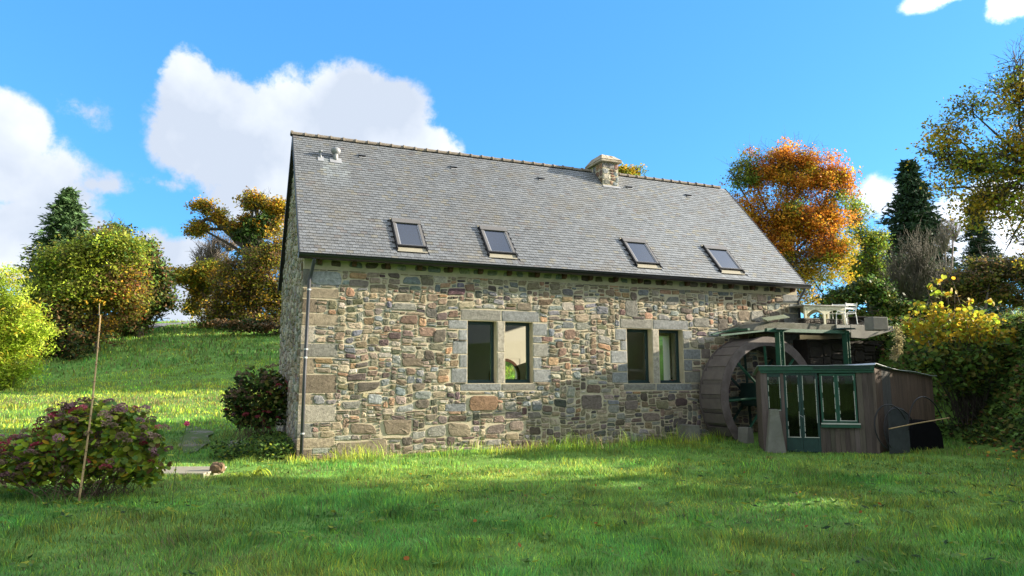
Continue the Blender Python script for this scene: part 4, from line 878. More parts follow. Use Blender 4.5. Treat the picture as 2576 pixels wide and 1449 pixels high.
def twigs(P0,P1,r0,r1,bend=.12):
    n=len(P0); d=P1-P0; L=np.linalg.norm(d,axis=1)[:,None]+1e-6; off=rng.normal(size=(n,3))*L*bend; M=(P0+P1)/2+off+np.array([0,0,1])*L*bend*.5
    u=d/L; ref=np.where(np.abs(u[:,2:3])<.9,np.array([[0,0,1.]]),np.array([[1.,0,0]])); x=np.cross(u,ref); x/=np.linalg.norm(x,axis=1)[:,None]; y=np.cross(u,x)
    rings=[]
    for Q,r in((P0,r0),(M,(np.asarray(r0)+r1)/2),(P1,r1)):
        r=np.broadcast_to(np.asarray(r,float).reshape(-1,1) if np.ndim(r) else r,(n,1))
        for k in range(3):
            a=2*math.pi*k/3; rings.append(Q+(x*math.cos(a)+y*math.sin(a))*r)
    v=np.stack(rings,1).reshape(-1,3); base=np.arange(n)[:,None]*9
    f=np.concatenate([base+np.array([[g*3+k,g*3+(k+1)%3,(g+1)*3+(k+1)%3,(g+1)*3+k]]) for g in range(2) for k in range(3)],0)
    return v,f,M
def in_blobs(bl,n,power=.42):
    w=np.array([ (b[3]*b[4]*b[5])**.62*(b[6] if len(b)>6 else 1) for b in bl]); i=rng.choice(len(bl),n,p=w/w.sum()); B=np.array([b[:6] for b in bl])[i]
    d=rng.normal(size=(n,3)); d/=np.linalg.norm(d,axis=1)[:,None]; r=rng.random(n)[:,None]**power
    r=r*(1+.24*vn(d[:,0]*2.6+i*3.1,d[:,2]*2.6+d[:,1]*2,2)+.12*vn(d[:,0]*7+i,d[:,2]*7+d[:,1]*5,3))[:,None]
    return B[:,:3]+d*r*B[:,3:6],i,B
def pxblobs(bl,Y,dep=.8):
    out=[]
    for b in bl:
        px,py,rx,rz=b[:4]; dy=b[4] if len(b)>4 else 0; wgt=b[5] if len(b)>5 else 1
        c=at(px,py,Y+dy); k=(Y+dy)/F; out.append((c[0],c[1],c[2],rx*k,(rx+rz)/2*k*dep,rz*k,wgt))
    return out
def tree(name,label,cat,base,bl,pals,nleaf,size,per=26,rc=.5,trunk=.2,ntw=300,bare=0,mat_=None,aspect=.65,bark_=None,upbias=.3,gap=.28,zone=None,power=.5,group=None,limbs=True,zb=None,twr=.012,fr0=.45,sub=14,lr=1.):
    """crown of leaf clumps on twigs on limbs on a tapered trunk"""
    bk_=bark_ or bark; x,y=base; z=gz(x,y)-.1 if zb is None else zb
    root=empty(name,(x,y,z),label=label,cat=cat,group=group); org=np.array([x,y,z])
    nc=max(1,nleaf//per)
    if sub:      # boughs: each mass of the crown is broken into smaller leafy boughs with gaps between
        S_,_,SB=in_blobs(bl,sub*len(bl),.55); k_=rng.uniform(.20,.40,(len(S_),1)); SR=SB[:,3:6]*k_; SR=np.maximum(SR,rc*.35); bl2=[(*S_[q],*SR[q],1.) for q in range(len(S_))]+[(*b[:6],.62) for b in bl]
    else: bl2=bl
    P,i,B=in_blobs(bl2,int(nc*1.6),power)
    g=vn(P[:,0]/(rc*3),P[:,2]/(rc*3),1)+vn(P[:,1]/(rc*3)+5,P[:,2]/(rc*3),2); keep=g>np.quantile(g,gap); P=P[keep][:nc];i=i[keep][:nc];B=B[keep][:nc]; nc=len(P)
    if nleaf:
        if zone is not None: CC=zone(P)
        else: CC=pal(nc,pals,.2)
        L=np.repeat(P,per,0)+rng.normal(size=(nc*per,3))*rc*np.array([.55,.55,.38]); C=np.repeat(CC,per,0)*rng.uniform(.78,1.25,(nc*per,1))
        if zone is None:
            mixi=rng.random(len(C))<.2; C[mixi]=pal(int(mixi.sum()),pals,.25)
        v,f,c=leafquads(L-org,size,C,aspect,upbias)
        link('crown',npmesh('crown',v,f,mat_ or leafm,c),root)
    m=MB(); ctr=np.array([b[:3] for b in bl]); top=ctr[np.argmax(ctr[:,2])]
    mean=ctr.mean(0); tp_=np.array([mean[0]*.6+x*.4,mean[1]*.6+y*.4,mean[2]]); 
    pts=[org*0+np.array([0,0,-.2]),(tp_-org)*np.array([.25,.25,.35]),(tp_-org)*np.array([.6,.6,.7]),(tp_-org)]
    m.tube(pts,[trunk*1.25,trunk,trunk*.75,trunk*.45],n=10)
    if limbs:
        for b in bl:
            q=np.array(b[:3])-org; fr=rng.uniform(fr0,.95); s_=pts[1]*(1-fr)+pts[3]*fr; md=(s_+q)/2+rng.normal(size=3)*.06*np.linalg.norm(q-s_)
            m.tube([s_,md,q,q+(q-md)*.25],[trunk*.38*lr,trunk*.27*lr,trunk*.16*lr,trunk*.06*lr],n=6)
    m.build('trunk',bk_,root,smooth=True)
    if ntw:
        k=rng.integers(0,nc,ntw); p1=P[k]; bc=np.array([b[:3] for b in bl]); nb_=np.argmin(((B[k][:,None,:3]-bc[None])**2).sum(2),1); p0=bc[nb_]*.45+B[k][:,:3]*.55+rng.normal(size=(ntw,3))*B[k][:,3:6]*.3; v,f,M=twigs(p0-org,p1-org,twr*1.8,twr*.5)
        vs=[v];fs=[f];o=len(v)
        if bare:
            Q,ib,BB=in_blobs(bl,bare,.15); d=Q-BB[:,:3]; up=d[:,2]>-.25*BB[:,5]; Q=Q[up];d=d[up];BB=BB[up]; q0=BB[:,:3]+d*.45; q1=BB[:,:3]+d*rng.uniform(1.0,1.3,(len(d),1))+np.array([0,0,.25])*BB[:,5:6]*rng.random((len(d),1))
            v2,f2,M2=twigs(q0-org,q1-org,twr*1.2,twr*.35,.07); vs.append(v2);fs.append(f2+o);o+=len(v2)
            for rep in range(3):
                e=M2+(q1-org-M2)*rng.random((len(M2),1)); dd=(q1-q0)*.35+rng.normal(size=q1.shape)*np.linalg.norm(q1-q0,axis=1)[:,None]*.16; v3,f3,_=twigs(e,e+dd,twr*.6,twr*.25,.05); vs.append(v3);fs.append(f3+o);o+=len(v3)
        link('branches',npmesh('branches',np.concatenate(vs),np.concatenate(fs),bk_),root,kind='stuff')
    return root
def conifer(name,label,px,pytop,Y,base_z,rw,n=1,seed=0,c='pine',droop=.35,dens=1,skirt=0.):
    t=at(px,pytop,Y); x,y=float(t[0]),float(t[1]); H=float(t[2])-base_z; root=empty(name,(x,y,base_z),label=label,cat='conifer')
    MB().tube([(0,0,-.3),(0,0,H*.5),(0,0,H)],[H*.018,H*.011,.02],n=8).build('trunk',bark,root,smooth=True)
    P0=[];P1=[]
    nl=int(70*dens)
    for i in range(nl):
        tt=(i+rng.random())/nl; zz=H*(.06+.93*tt); rr=rw*((1-tt)**.8)*(1 if tt>skirt else .9)+.12
        for k in range(int(7+7*(1-tt))):
            a=rng.uniform(0,2*math.pi); l=rr*rng.uniform(.45,1.15); P0.append((0,0,zz)); P1.append((l*math.cos(a),l*math.sin(a),zz-l*droop+rng.normal()*.1+ .12*l))
    P0=np.array(P0);P1=np.array(P1); v,f,M=twigs(P0,P1,.03,.01,.04); link('branches',npmesh('branches',v,f,bark),root,kind='stuff')
    nb=len(P0); k=40; tt=rng.random((nb,k,1))**.5; Pn=(P0[:,None]*(1-tt)**2+2*M[:,None]*tt*(1-tt)+P1[:,None]*tt**2).reshape(-1,3); al=np.repeat(P1-P0,k,0); al/=np.linalg.norm(al,axis=1)[:,None]
    side=rng.normal(size=Pn.shape)*np.array([1,1,.5])*rw*.045; C=np.array(G[c])*rng.uniform(.6,1.6,(len(Pn),1))
    v,f,cc=leafquads(Pn+side,rw*.085,C,.36,.5,along=al*1.0+side/np.linalg.norm(side,axis=1)[:,None]*.8); link('crown',npmesh('crown',v,f,needle,cc),root); return root
# ---- left of the mill
def basexy(px,py,Y): q=at(px,py,Y); return (float(q[0]),float(q[1]))
conifer('spruce_tree','tall dark green spruce rising above the autumn trees at far left',176,470,55,4.6,5.0,droop=.15,c='spruce',dens=.8)
def zoneA(P):
    t=vn(P[:,0]/3.2,P[:,2]/2.4,3)+.5*vn(P[:,0]/1.2,P[:,2]/1.2,4); n=len(P); c=pal(n,{'ygreen':4.5,'olive':2,'lime':.7,'green':1.2},.2); o=t>.42; c[o]=pal(int(o.sum()),{'gold':1,'rust':.5,'brown':2,'olive':2.4,'ygreen':1.2},.2); return c
tree('maple_tree','broad yellow green and russet tree under the spruce at far left','tree',basexy(235,860,46),pxblobs([(215,650,85,75),(290,612,55,50),(150,700,75,65),(230,740,130,70),(320,690,65,60),(110,752,55,55),(250,590,35,28),(335,748,45,45),(170,800,90,40),(190,835,90,26),(100,830,60,30)],46),None,60000,.20,rc=.75,trunk=.35,ntw=500,zone=zoneA,gap=.18,bare=120,twr=.02)
tree('oak_tree','dark green and brown oak leaning right over the distant road','tree',basexy(345,850,52),pxblobs([(350,625,38,38),(385,680,42,40),(395,735,38,40),(360,770,62,35),(405,795,28,16),(320,810,70,24),(290,580,25,25)],52),{'dkgreen':3,'olive':2,'brown':1.2,'green':1.5},26000,.24,rc=.7,trunk=.35,ntw=400,bare=200,twr=.022,gap=.2)
tree('dark_shrub','dark brown green undergrowth below the russet tree','shrub',basexy(190,880,44),pxblobs([(150,850,90,35),(205,835,70,32),(120,800,60,40),(120,870,60,20)],44),{'dkgreen':3,'olive':1.5,'brown':1},14000,.22,rc=.6,trunk=.12,ntw=120)
def zoneB(P):
    n=len(P); return pal(n,{'lime':4,'ygreen':2.2,'yellow':.5},.2)
tree('bamboo_thicket','bright lime green bamboo thicket at the left edge of the lawn','bamboo',basexy(30,985,34),pxblobs([(0,700,45,38),(35,765,58,45),(65,835,58,48),(35,915,58,55),(-60,830,90,140),(122,826,30,10),(70,722,24,12),(98,775,26,11),(112,872,22,11),(30,680,22,22),(0,955,60,30),(20,850,60,60)],34,.7),None,52000,.19,per=26,rc=.42,trunk=.05,ntw=900,zone=zoneB,aspect=.26,upbias=.1,gap=.2,bark_=mat('bamboo_culm',(.2,.24,.06),bump=0),twr=.016,power=.3)
tree('old_oak_tree','golden oak with one long crooked limb reaching left over the field','tree',basexy(640,810,60),pxblobs([(500,566,32,18),(478,575,14,10),(512,512,28,17),(545,535,25,17),(590,570,26,18),(565,552,20,12),(640,505,34,22),(690,525,36,30),(668,560,40,32),(622,545,18,14)],60),{'gold':2.4,'orange':.5,'yellow':1.6,'brown':1,'olive':2.6,'ygreen':1},24000,.21,rc=.55,trunk=.5,ntw=350,bare=160,twr=.022,gap=.15)
MBl=MB(); o_=at(640,600,60)
for a,b_,r0,r1 in(((640,640),(600,600),.5,.4),((600,600),(560,565),.4,.3),((560,565),(520,545),.3,.18),((520,545),(495,570),.18,.08),((560,565),(548,535),.15,.07),((640,640),(655,580),.45,.3),((655,580),(640,510),.3,.1),((655,580),(690,530),.25,.1)): MBl.tube([at(*a,60),at((a[0]+b_[0])/2+3,(a[1]+b_[1])/2-4,60),at(*b_,60)],[r0,(r0+r1)/2,r1],n=7)
oak=[o for o in bpy.data.objects if o.name.startswith('old_oak_tree')][0]; l_=MBl.build('limb',bark,oak,smooth=True); l_.location=-np.array(oak.location)
tree('ivy_column','dark ivy covering the old oak trunk','ivy',basexy(650,800,59.6),pxblobs([(630,590,42,32),(660,560,30,26),(645,640,40,40)],59.6),{'dkgreen':4,'green':1},6000,.3,rc=.5,trunk=.2,ntw=60,mat_=leafd)
tree('hornbeam_thicket','large brown olive thicket beside the mill gable','thicket',basexy(650,830,56),pxblobs([(650,670,70,60),(600,730,70,60),(680,740,60,70),(560,770,70,32),(700,640,40,60),(630,795,110,26),(720,700,40,100),(560,800,60,22),(690,805,50,22)],56),{'brown':1.8,'olive':3.6,'gold':1.2,'ygreen':1.6,'grey':1},48000,.18,rc=.7,trunk=.2,ntw=900,bare=500,twr=.016,gap=.12)
tree('field_maple','small yellow green tree overhanging the gap left of the thicket','tree',basexy(530,815,58),pxblobs([(520,690,55,38),(455,688,32,26),(500,740,40,36),(430,690,18,15),(545,700,50,50),(480,770,26,20)],58),{'ygreen':3,'gold':1.5,'olive':2,'yellow':.8},18000,.23,rc=.5,trunk=.2,ntw=400,bare=250,twr=.018,gap=.2)
def bare_tree(name,label,px,py,Y,pts,n,bk_=None,twr=.02,zb=None,trunk=.12):
    return tree(name,label,'tree',basexy(px,py,Y),pxblobs(pts,Y),{'grey':1},0,.1,per=1,trunk=trunk,ntw=n,bare=n,bark_=bk_ or barkp,twr=twr,zb=zb) if False else _bare(name,label,px,py,Y,pts,n,bk_ or barkp,twr,zb,trunk)
def _bare(name,label,px,py,Y,pts,n,bk_,twr,zb,trunk):
    x,y=basexy(px,py,Y); z=gz(x,y)-.1 if zb is None else zb; org=np.array([x,y,z]); root=empty(name,tuple(org),label=label,cat='tree'); bl=pxblobs(pts,Y); m=MB(); 
    for b in bl:
        q=np.array(b[:3])-org; m.tube([(0,0,-.2),q*np.array([.3,.3,.4])+rng.normal(size=3)*.1,q],[trunk,trunk*.7,trunk*.35],n=6)
    m.build('trunk',bk_,root,smooth=True); vs=[];fs=[];o=0
    Q,ib,BB=in_blobs(bl,n,.3); d=Q-BB[:,:3]; q0=BB[:,:3]-np.array([0,0,.8])*BB[:,5:6]+d*.2; v,f,M=twigs(q0-org,Q-org,twr*1.4,twr*.5,.08); vs.append(v);fs.append(f);o+=len(v); E=Q-org; S0=M
    for rep,sc_ in enumerate((.45,.45,.3,.3,.3)):
        e=S0+(E-S0)*rng.random((len(E),1)); dd=(E-S0)*sc_+rng.normal(size=E.shape)*np.linalg.norm(E-S0,axis=1)[:,None]*.28+np.array([0,0,.1]); v,f,_=twigs(e,e+dd,twr*.6,twr*.28,.06); vs.append(v);fs.append(f+o);o+=len(v)
    link('branches',npmesh('branches',np.concatenate(vs),np.concatenate(fs),bk_),root,kind='stuff'); return root
bare_tree('bare_ash_tree','pale leafless tree between the oak limb and the thicket',545,800,66,[(540,615,45,38),(580,600,40,30),(510,640,35,30),(560,650,45,30)],420,twr=.03)
tree('bank_scrub','dark scrub on the bank under the thicket','shrub',basexy(640,835,52),pxblobs([(560,812,40,10),(630,815,60,14),(700,818,50,18)],52),{'brown':2,'dkgreen':2,'grey':1},5000,.2,rc=.35,trunk=.06,ntw=80,mat_=leafd)
# ---- behind and right of the mill
tree('small_maple','small yellow green treetop showing above the ridge beside the chimney','tree',basexy(1595,700,44),pxblobs([(1570,432,14,14),(1605,432,20,16),(1590,445,28,16),(1600,470,36,20)],44),{'ygreen':2,'yellow':2,'green':1.5,'gold':1},5000,.17,rc=.28,trunk=.2,ntw=150,bare=40,twr=.012)
def zoneC(P):
    n=len(P); t=vn(P[:,0]/2.6,P[:,2]/2.2,5)+.6*vn(P[:,0]/1.1,P[:,2]/1.0,6); px=(P[:,0]-P[:,0].mean())/4; hz=(P[:,2]-P[:,2].mean())/4
    c=pal(n,{'orange':4.5,'rust':1.6,'gold':2.6},.2); a=t-.25*hz+.2*px>.33; c[a]=pal(int(a.sum()),{'yellow':2.4,'gold':2,'ygreen':1.6},.2); b=(t-.1*hz+.15*px<-.72); c[b]=pal(int(b.sum()),{'ygreen':1.5,'olive':2,'green':1},.2); return c
tree('beech_tree','great orange beech tree behind the right end of the mill','tree',basexy(1985,800,46),pxblobs([(1895,450,62,70),(1985,420,75,72),(2060,445,70,70),(1875,560,48,80),(1980,560,95,90),(2080,570,72,90),(2100,660,62,75),(2010,680,95,75),(1920,670,70,70),(1960,745,95,35),(2070,745,85,28),(2120,480,30,45),(1850,450,25,40)],46),None,76000,.155,per=26,rc=.5,trunk=.42,ntw=1500,bare=1300,twr=.013,zone=zoneC,gap=.16,sub=26,lr=.6)
tree('poplar_tree','light green tree between the orange beech and the dark conifer','tree',basexy(2190,800,52),pxblobs([(2165,565,35,45),(2195,610,38,50),(2205,680,38,55),(2170,700,50,60),(2150,520,18,22)],52),{'ygreen':2.5,'green':2,'olive':1.5,'lime':.6},20000,.17,rc=.5,trunk=.2,ntw=300,bare=160,twr=.014,gap=.2)
conifer('cypress_tree','tall dark narrow conifer standing against the white cloud',2286,410,56,3.6,5.0,droop=.25,c='pine',dens=1.5)
conifer('fir_tree','second dark conifer half hidden behind the yellow leaved tree',2452,500,62,3.6,3.2,droop=.2,c='pine',dens=1.2)
bare_tree('bare_elder','grey leafless shrub with wandering stems below the dark conifer',2285,800,33,[(2260,690,50,60),(2310,650,50,70),(2360,700,50,60),(2300,720,60,50)],520,mat('grey_twig_bark',(.075,.07,.05),bump=0),twr=.014,trunk=.06)
bare_tree('bare_willow','thin leafless treetop between the two conifers',2385,760,50,[(2375,600,25,45),(2400,580,22,35)],160,twr=.018)
tree('laurel_shrub','dark green rounded shrub behind the white chair','shrub',basexy(2150,835,31),pxblobs([(2110,790,60,30),(2180,780,60,40),(2230,790,50,32),(2120,755,50,30),(2200,740,45,40),(2270,800,45,30),(2320,800,50,34)],31),{'dkgreen':3,'green':1.5,'olive':1.5},17000,.16,rc=.32,trunk=.08,ntw=200,mat_=leafd)
tree('dark_yew','dark evergreen mass behind the leafless shrub','tree',basexy(2300,830,42),pxblobs([(2260,770,60,50),(2320,740,60,60),(2380,750,50,60),(2290,690,50,50)],42),{'dkgreen':4,'pine':2},16000,.24,rc=.5,trunk=.2,ntw=150,mat_=leafd)
tree('blackthorn_thicket','tangled olive brown thicket along the top of the right bank','thicket',basexy(2470,780,28),pxblobs([(2420,720,70,40),(2490,700,80,50),(2570,700,80,50),(2390,770,60,26),(2460,755,70,30),(2540,760,60,22),(2650,690,90,60)],29),{'olive':3,'brown':2,'dkgreen':2,'grey':1.5},26000,.12,rc=.3,trunk=.06,ntw=900,bare=700,twr=.008,gap=.12)
# near tree with yellow leaves reaching in from the right
def zoneD(P):
    n=len(P); t=vn(P[:,0]/1.1,P[:,2]/.8,1)+.6*vn(P[:,1]/.6,P[:,2]/.5,2); c=pal(n,{'olive':1.2,'ygreen':4,'green':.6,'yellow':1.8,'lime':.9},.2); a=t>-.05; c[a]=pal(int(a.sum()),{'yellow':3,'gold':1,'ygreen':1},.2); b=t<-.75; c[b]=pal(int(b.sum()),{'brown':1.5,'olive':2},.2); return c
tree('lime_tree','large yellow and green leaved tree reaching in over the right bank','tree',basexy(2800,1000,14.5),pxblobs([(2400,350,70,40),(2370,395,50,28),(2460,300,80,55),(2540,240,70,60),(2440,430,90,60),(2500,510,90,70),(2560,420,90,110),(2450,560,50,40),(2540,620,80,50),(2570,180,50,40),(2700,300,160,170,0,.4),(2720,520,160,160,0,.4),(2650,620,90,60,0,.5),(2860,420,180,240,0,.3),(2560,170,50,50,0,.8),(2330,385,30,12),(2380,480,50,30)],15,.9),None,50000,.072,per=10,rc=.30,trunk=.22,ntw=2600,bare=900,twr=.007,zone=zoneD,gap=.30,fr0=.85,sub=22,lr=.4,upbias=.0,power=.4)
# trees on the near right bank, out of the picture, whose shade lies on the lawn
for i,(x,y,r,h) in enumerate([(17.5,10.2,2.7,5.8),(20,4.8,3.2,6.2),(20.3,13.3,2.3,4.6),(27,11.5,2.6,5.2)]):
    zb=gz(x,y); tree('bank_tree',['first leafy tree on the near right bank beside the yellow leaved tree','tall green tree on the bank level with the near lawn','low leafy tree on the bank right behind the yellow leaved tree','green tree high on the bank behind the yellow leaved tree'][i],'tree',(x,y),[(x,y,zb+h*.72,r,r,h*.34),(x-1,y-1,zb+h*.45,r*.9,r*.9,h*.3),(x+1.2,y+.6,zb+h*.5,r*.8,r*.8,h*.3)],{'olive':2,'ygreen':2,'green':2},6500,.34,per=20,rc=.6,trunk=.2,ntw=60,gap=.1,group='shade trees on the near right bank',zb=zb-.1)
for i,(x,y,r,h) in enumerate([(-6.5,45,3.6,9),(-3,53,4.4,10),(-2,38.5,3,7.5),(3,47,4.6,11.5)]):
    zb=gz(x,y); tree('orchard_tree',['leafy tree standing straight behind the mill roof','farthest leafy tree hidden behind the mill','smaller leafy tree close behind the mill','tallest leafy tree hidden behind the mill roof'][i],'tree',(x,y),[(x,y,zb+h*.68,r,r,h*.34),(x-1,y-1,zb+h*.4,r*.9,r*.9,h*.3)],{'olive':2,'ygreen':2,'green':2},3500,.5,per=20,rc=.7,trunk=.2,ntw=30,gap=.05,group='trees hidden behind the mill',zb=zb-.1)
# ---- yellow leaved bush on the bank: its large leaves one by one
byx,byy=basexy(2410,880,19.8); bz=gz(byx,byy)-.1
ybush=empty('hazel_bush',(byx,byy,bz),label='bright yellow hazel bush with round leaves at the top of the right bank',cat='bush')
yb=pxblobs([(2330,810,55,35),(2400,800,65,32),(2470,820,65,32),(2540,850,22,18),(2500,860,60,28),(2290,830,28,28),(2420,840,90,36),(2350,860,60,30)],19.6,.8)
yh=pxblobs([(2338,728,16,10),(2375,712,28,14),(2395,745,26,12),(2365,745,24,14),(2440,768,14,12),(2497,770,22,14),(2310,775,26,16),(2360,775,26,14)],19.6,.8)
yl=pxblobs([(2370,905,80,36),(2460,910,80,40),(2530,895,50,36),(2420,950,90,28),(2330,925,40,22),(2545,940,35,26),(2440,975,80,28)],19.3,.6)
def roundleaf(name,c):
    b=MB(); n=9; pts=[(0,-.5,0)]+[(.46*math.sin(a)*(1 if True else 1),-.02-.5*math.cos(a)*1.0,.05*abs(math.sin(a))) for a in np.linspace(.55,2*math.pi-.55,n)]
    b.add(pts+[(0,0,-.04)],[(i,(i+1)%(n+1),n+1) for i in range(n+1)],c); return b.mesh(name,leafm)
lm=[roundleaf('leaf',tuple(np.array(G[k])*f)) for k,f in(('yellow',1.05),('yellow',.9),('gold',1.1),('lime',1),('ygreen',1.),('ygreen',1.25))]
P1_,_,_=in_blobs(yb,200,.3); P2_,i2,_=in_blobs(yh,90,.6)
for j,p in enumerate(np.concatenate([P1_,P2_])):
    o=link('leaf',lm[rng.choice(6,p=[.26,.22,.12,.14,.14,.12])],ybush); o.location=p-np.array([byx,byy,bz]); o.rotation_euler=(rng.normal(.9,.5),rng.normal(0,.5),rng.uniform(0,6.28)); s=rng.uniform(.11,.17); o.scale=(s,s,s)
def hexleaves(P,size,C,upbias=.5):
    n=len(P); nrm=rng.normal(size=(n,3)); nrm[:,2]=np.abs(nrm[:,2])+upbias; nrm/=np.linalg.norm(nrm,axis=1)[:,None]; a=rng.normal(size=(n,3)); a-=(a*nrm).sum(1)[:,None]*nrm; a/=np.linalg.norm(a,axis=1)[:,None]; b=np.cross(nrm,a); s=(size*rng.uniform(.65,1.3,n))[:,None]
    ang=[(1,0),(.45,.78),(-.45,.80),(-.85,.25),(-.85,-.25),(-.45,-.80),(.45,-.78)]
    v=np.stack([P+(a*x*.5+b*y*.45)*s for x,y in ang],1).reshape(-1,3); return v,np.arange(7*n).reshape(n,7),np.repeat(C,7,0)
org=np.array([byx,byy,bz]); P3,_,_=in_blobs(yb,950,.45); v,f,c=hexleaves(P3-org,.12,pal(len(P3),{'yellow':4,'lime':1.5,'gold':1,'ygreen':1.5}))
P4,_,_=in_blobs(yl,1500,.5); v2,f2,c2=hexleaves(P4-org,.14,pal(len(P4),{'green':3,'olive':2,'dkgreen':1.5,'ygreen':.5}),.6)
link('foliage',npmesh('foliage',np.concatenate([v,v2]),np.concatenate([f,f2+len(v)]),leafm,np.concatenate([c,c2])),ybush,kind='stuff')
allb=in_blobs(yb+yh+yl,160,.4)[0]; v,f,_=twigs(np.zeros((160,3))+rng.normal(size=(160,3))*.25+np.array([.3,.1,.0]),allb-org,.014,.004,.06); link('stems',npmesh('stems',v,f,bark),ybush)
# ---- hydrangeas
pet=[mat('dried_hydrangea_'+n_,c_,rough=.8,var=.3,vscale=30,bump=0,trans=.2,spec=.1) for n_,c_ in(('mauve',(.24,.13,.14)),('brown',(.25,.17,.12)),('crimson',(.27,.035,.06)),('straw',(.30,.21,.15)),('rose',(.45,.10,.13)))]
def headmesh(k):
    n=90; d=rng.normal(size=(n,3)); d/=np.linalg.norm(d,axis=1)[:,None]; d[:,2]=np.abs(d[:,2])*.9-.1; P=d*.5*rng.uniform(.85,1.05,(n,1)); v,f,c=leafquads(P,.2,np.ones((n,3))*.5,.9,.6); return npmesh('flower_head',v,f,pet[k])
heads=[headmesh(k) for k in range(5)]
def hydrangea(name,label,bpx,bpy,Y,bl,nh,leafn,lsize,lp,hw,hs,zb=None,redside=None):
    x,y=basexy(bpx,bpy,Y); z=gz(x,y)-.05; org=np.array([x,y,z]); root=empty(name,tuple(org),label=label,cat='shrub'); bb=pxblobs(bl,Y,.9)
    P,_,B=in_blobs(bb,leafn,.28); P=P[P[:,2]>z+.03]; C=pal(len(P),lp,.25)
    n=len(P); v,f,c=hexleaves(P-org,lsize,C,.5); link('foliage',npmesh('foliage',v,f,leafm,c),root,kind='stuff')
    Q,_,BB=in_blobs(bb,nh,.02); 
    for q,b in zip(Q,BB):
        d=(q-b[:3]); d[2]=abs(d[2]) if rng.random()<.8 else d[2]; d[1]=-abs(d[1])*1.0 if rng.random()<.7 else d[1]; q=b[:3]+d*1.03
        k=rng.choice(5,p=hw) if redside is None else redside(q,b)
        o=link('flower_head',heads[k],root); o.location=q-org; s=hs*rng.uniform(.7,1.25); o.scale=(s,s,s*.8); o.rotation_euler=(rng.normal(0,.4),rng.normal(0,.4),rng.uniform(0,6))
    T_,_,_=in_blobs(bb,90,.2); v,f,_=twigs(rng.normal(size=(90,3))*np.array([.35,.25,0])+np.array([0,0,0]),T_-org,.008,.004,.05); link('stems',npmesh('stems',v,f,mat('hydrangea_stem',(.12,.08,.05),bump=0)),root)
    return root
hydrangea('hydrangea','large hydrangea with dried mauve heads and yellowing leaves in left foreground',215,1225,10.9,[(250,1090,120,85),(330,1110,75,85),(150,1120,100,70),(60,1160,80,60),(240,1050,105,45),(380,1140,40,75),(300,1170,110,45),(-20,1150,70,60),(130,1180,110,40),(180,1045,55,35)],135,3600,.11,{'green':2.6,'ygreen':3.6,'olive':1.2,'lime':1.6,'gold':.4,'brown':.5},[.40,.22,.14,.16,.08],.15)
def reds(q,b): return 2 if rng.random()<.55 else 0
x_=basexy(650,1060,19.2)
hydrangea('red_hydrangea','rounded dark hydrangea with crimson heads against the gable wall',645,1062,19.2,[(650,1000,62,55),(690,985,40,60),(610,1010,50,45),(640,955,60,30),(690,1030,45,30),(600,1040,36,22),(645,1052,70,22),(590,1000,32,30)],95,3600,.10,{'dkgreen':3,'green':1.6,'olive':1.6},None,.15,redside=lambda q,b:(rng.choice([2,2,0,4]) if (q[0]-x_[0])*.35-(q[2]-.9)>-.45 and rng.random()<.95 else 1))
# rose
q=at(468,1060,10.2); g_=gz(q[0]-.15,q[1]); rose=empty('pink_rose',(q[0]-.15,q[1],g_),label='single pink rose on a thin stem right of the large hydrangea',cat='rose')
MB().tube([(0,0,-.05),(.03,0,(q[2]-g_)*.5),(.15,0,q[2]-g_)],.006,n=5).build('stem',mat('rose_stem',(.08,.12,.03),bump=0),rose)
o=link('flower',npmesh('flower',*leafquads((lambda d:d/np.linalg.norm(d,axis=1)[:,None]*.03)(rng.normal(size=(60,3))),.035,np.ones((60,3)),.9,.3)[:2],mat('pink_petal',(.75,.13,.25),rough=.6,var=.1,bump=0,trans=.3)),rose); o.location=(.15,0,q[2]-g_)
v,f,c=hexleaves(np.array([(.02,0,.3),(.05,.02,.4),(-.03,0,.35),(.08,0,.48),(.1,0,.22)])*np.array([1,1,(q[2]-g_)/.7]),.06,pal(5,{'ygreen':1})); link('leaves',npmesh('leaves',v,f,leafm,c),rose)
# strap leaved plants
def strap(px,py,zz,n,L,label,name='daylily_clump',w=.022,c=('ygreen','lime')):
    q=gp(px,py,zz); x,y=float(q[0]),float(q[1]); root=empty(name,(x,y,gz(x,y)),label=label,cat='plant'); b=MB()
    for i in range(n):
        a=rng.uniform(0,6.28); l=L*rng.uniform(.6,1.1); cc=tuple(pal(1,{k:1 for k in c})[0]); pts=[(math.cos(a)*l*t,math.sin(a)*l*t,l*(1.5*t-1.45*t*t)) for t in np.linspace(0,1,6)]; ww=[w*.6,w,w,w*.8,w*.5,.001]; px_,py_=-math.sin(a),math.cos(a)
        vs=[]; 
        for p,k in zip(pts,ww): vs+=[(p[0]+px_*k,p[1]+py_*k,p[2]),(p[0]-px_*k,p[1]-py_*k,p[2])]
        b.add(vs,[(2*j,2*j+1,2*j+3,2*j+2) for j in range(5)],cc)
    b.build('leaves',leafm,root)
strap(640,1192,-.15,13,.42,'pale strap leaved daylily clump in the sunlit grass left of the mill corner'); strap(600,1196,-.15,9,.36,'smaller strap leaved daylily clump farther left in the sunlit grass')
strap(1935,1148,-.1,22,.26,'dead brown clump of old stems in front of the tapered plinth',w=.008,c=('brown','olive'),name='dead_fern_clump')
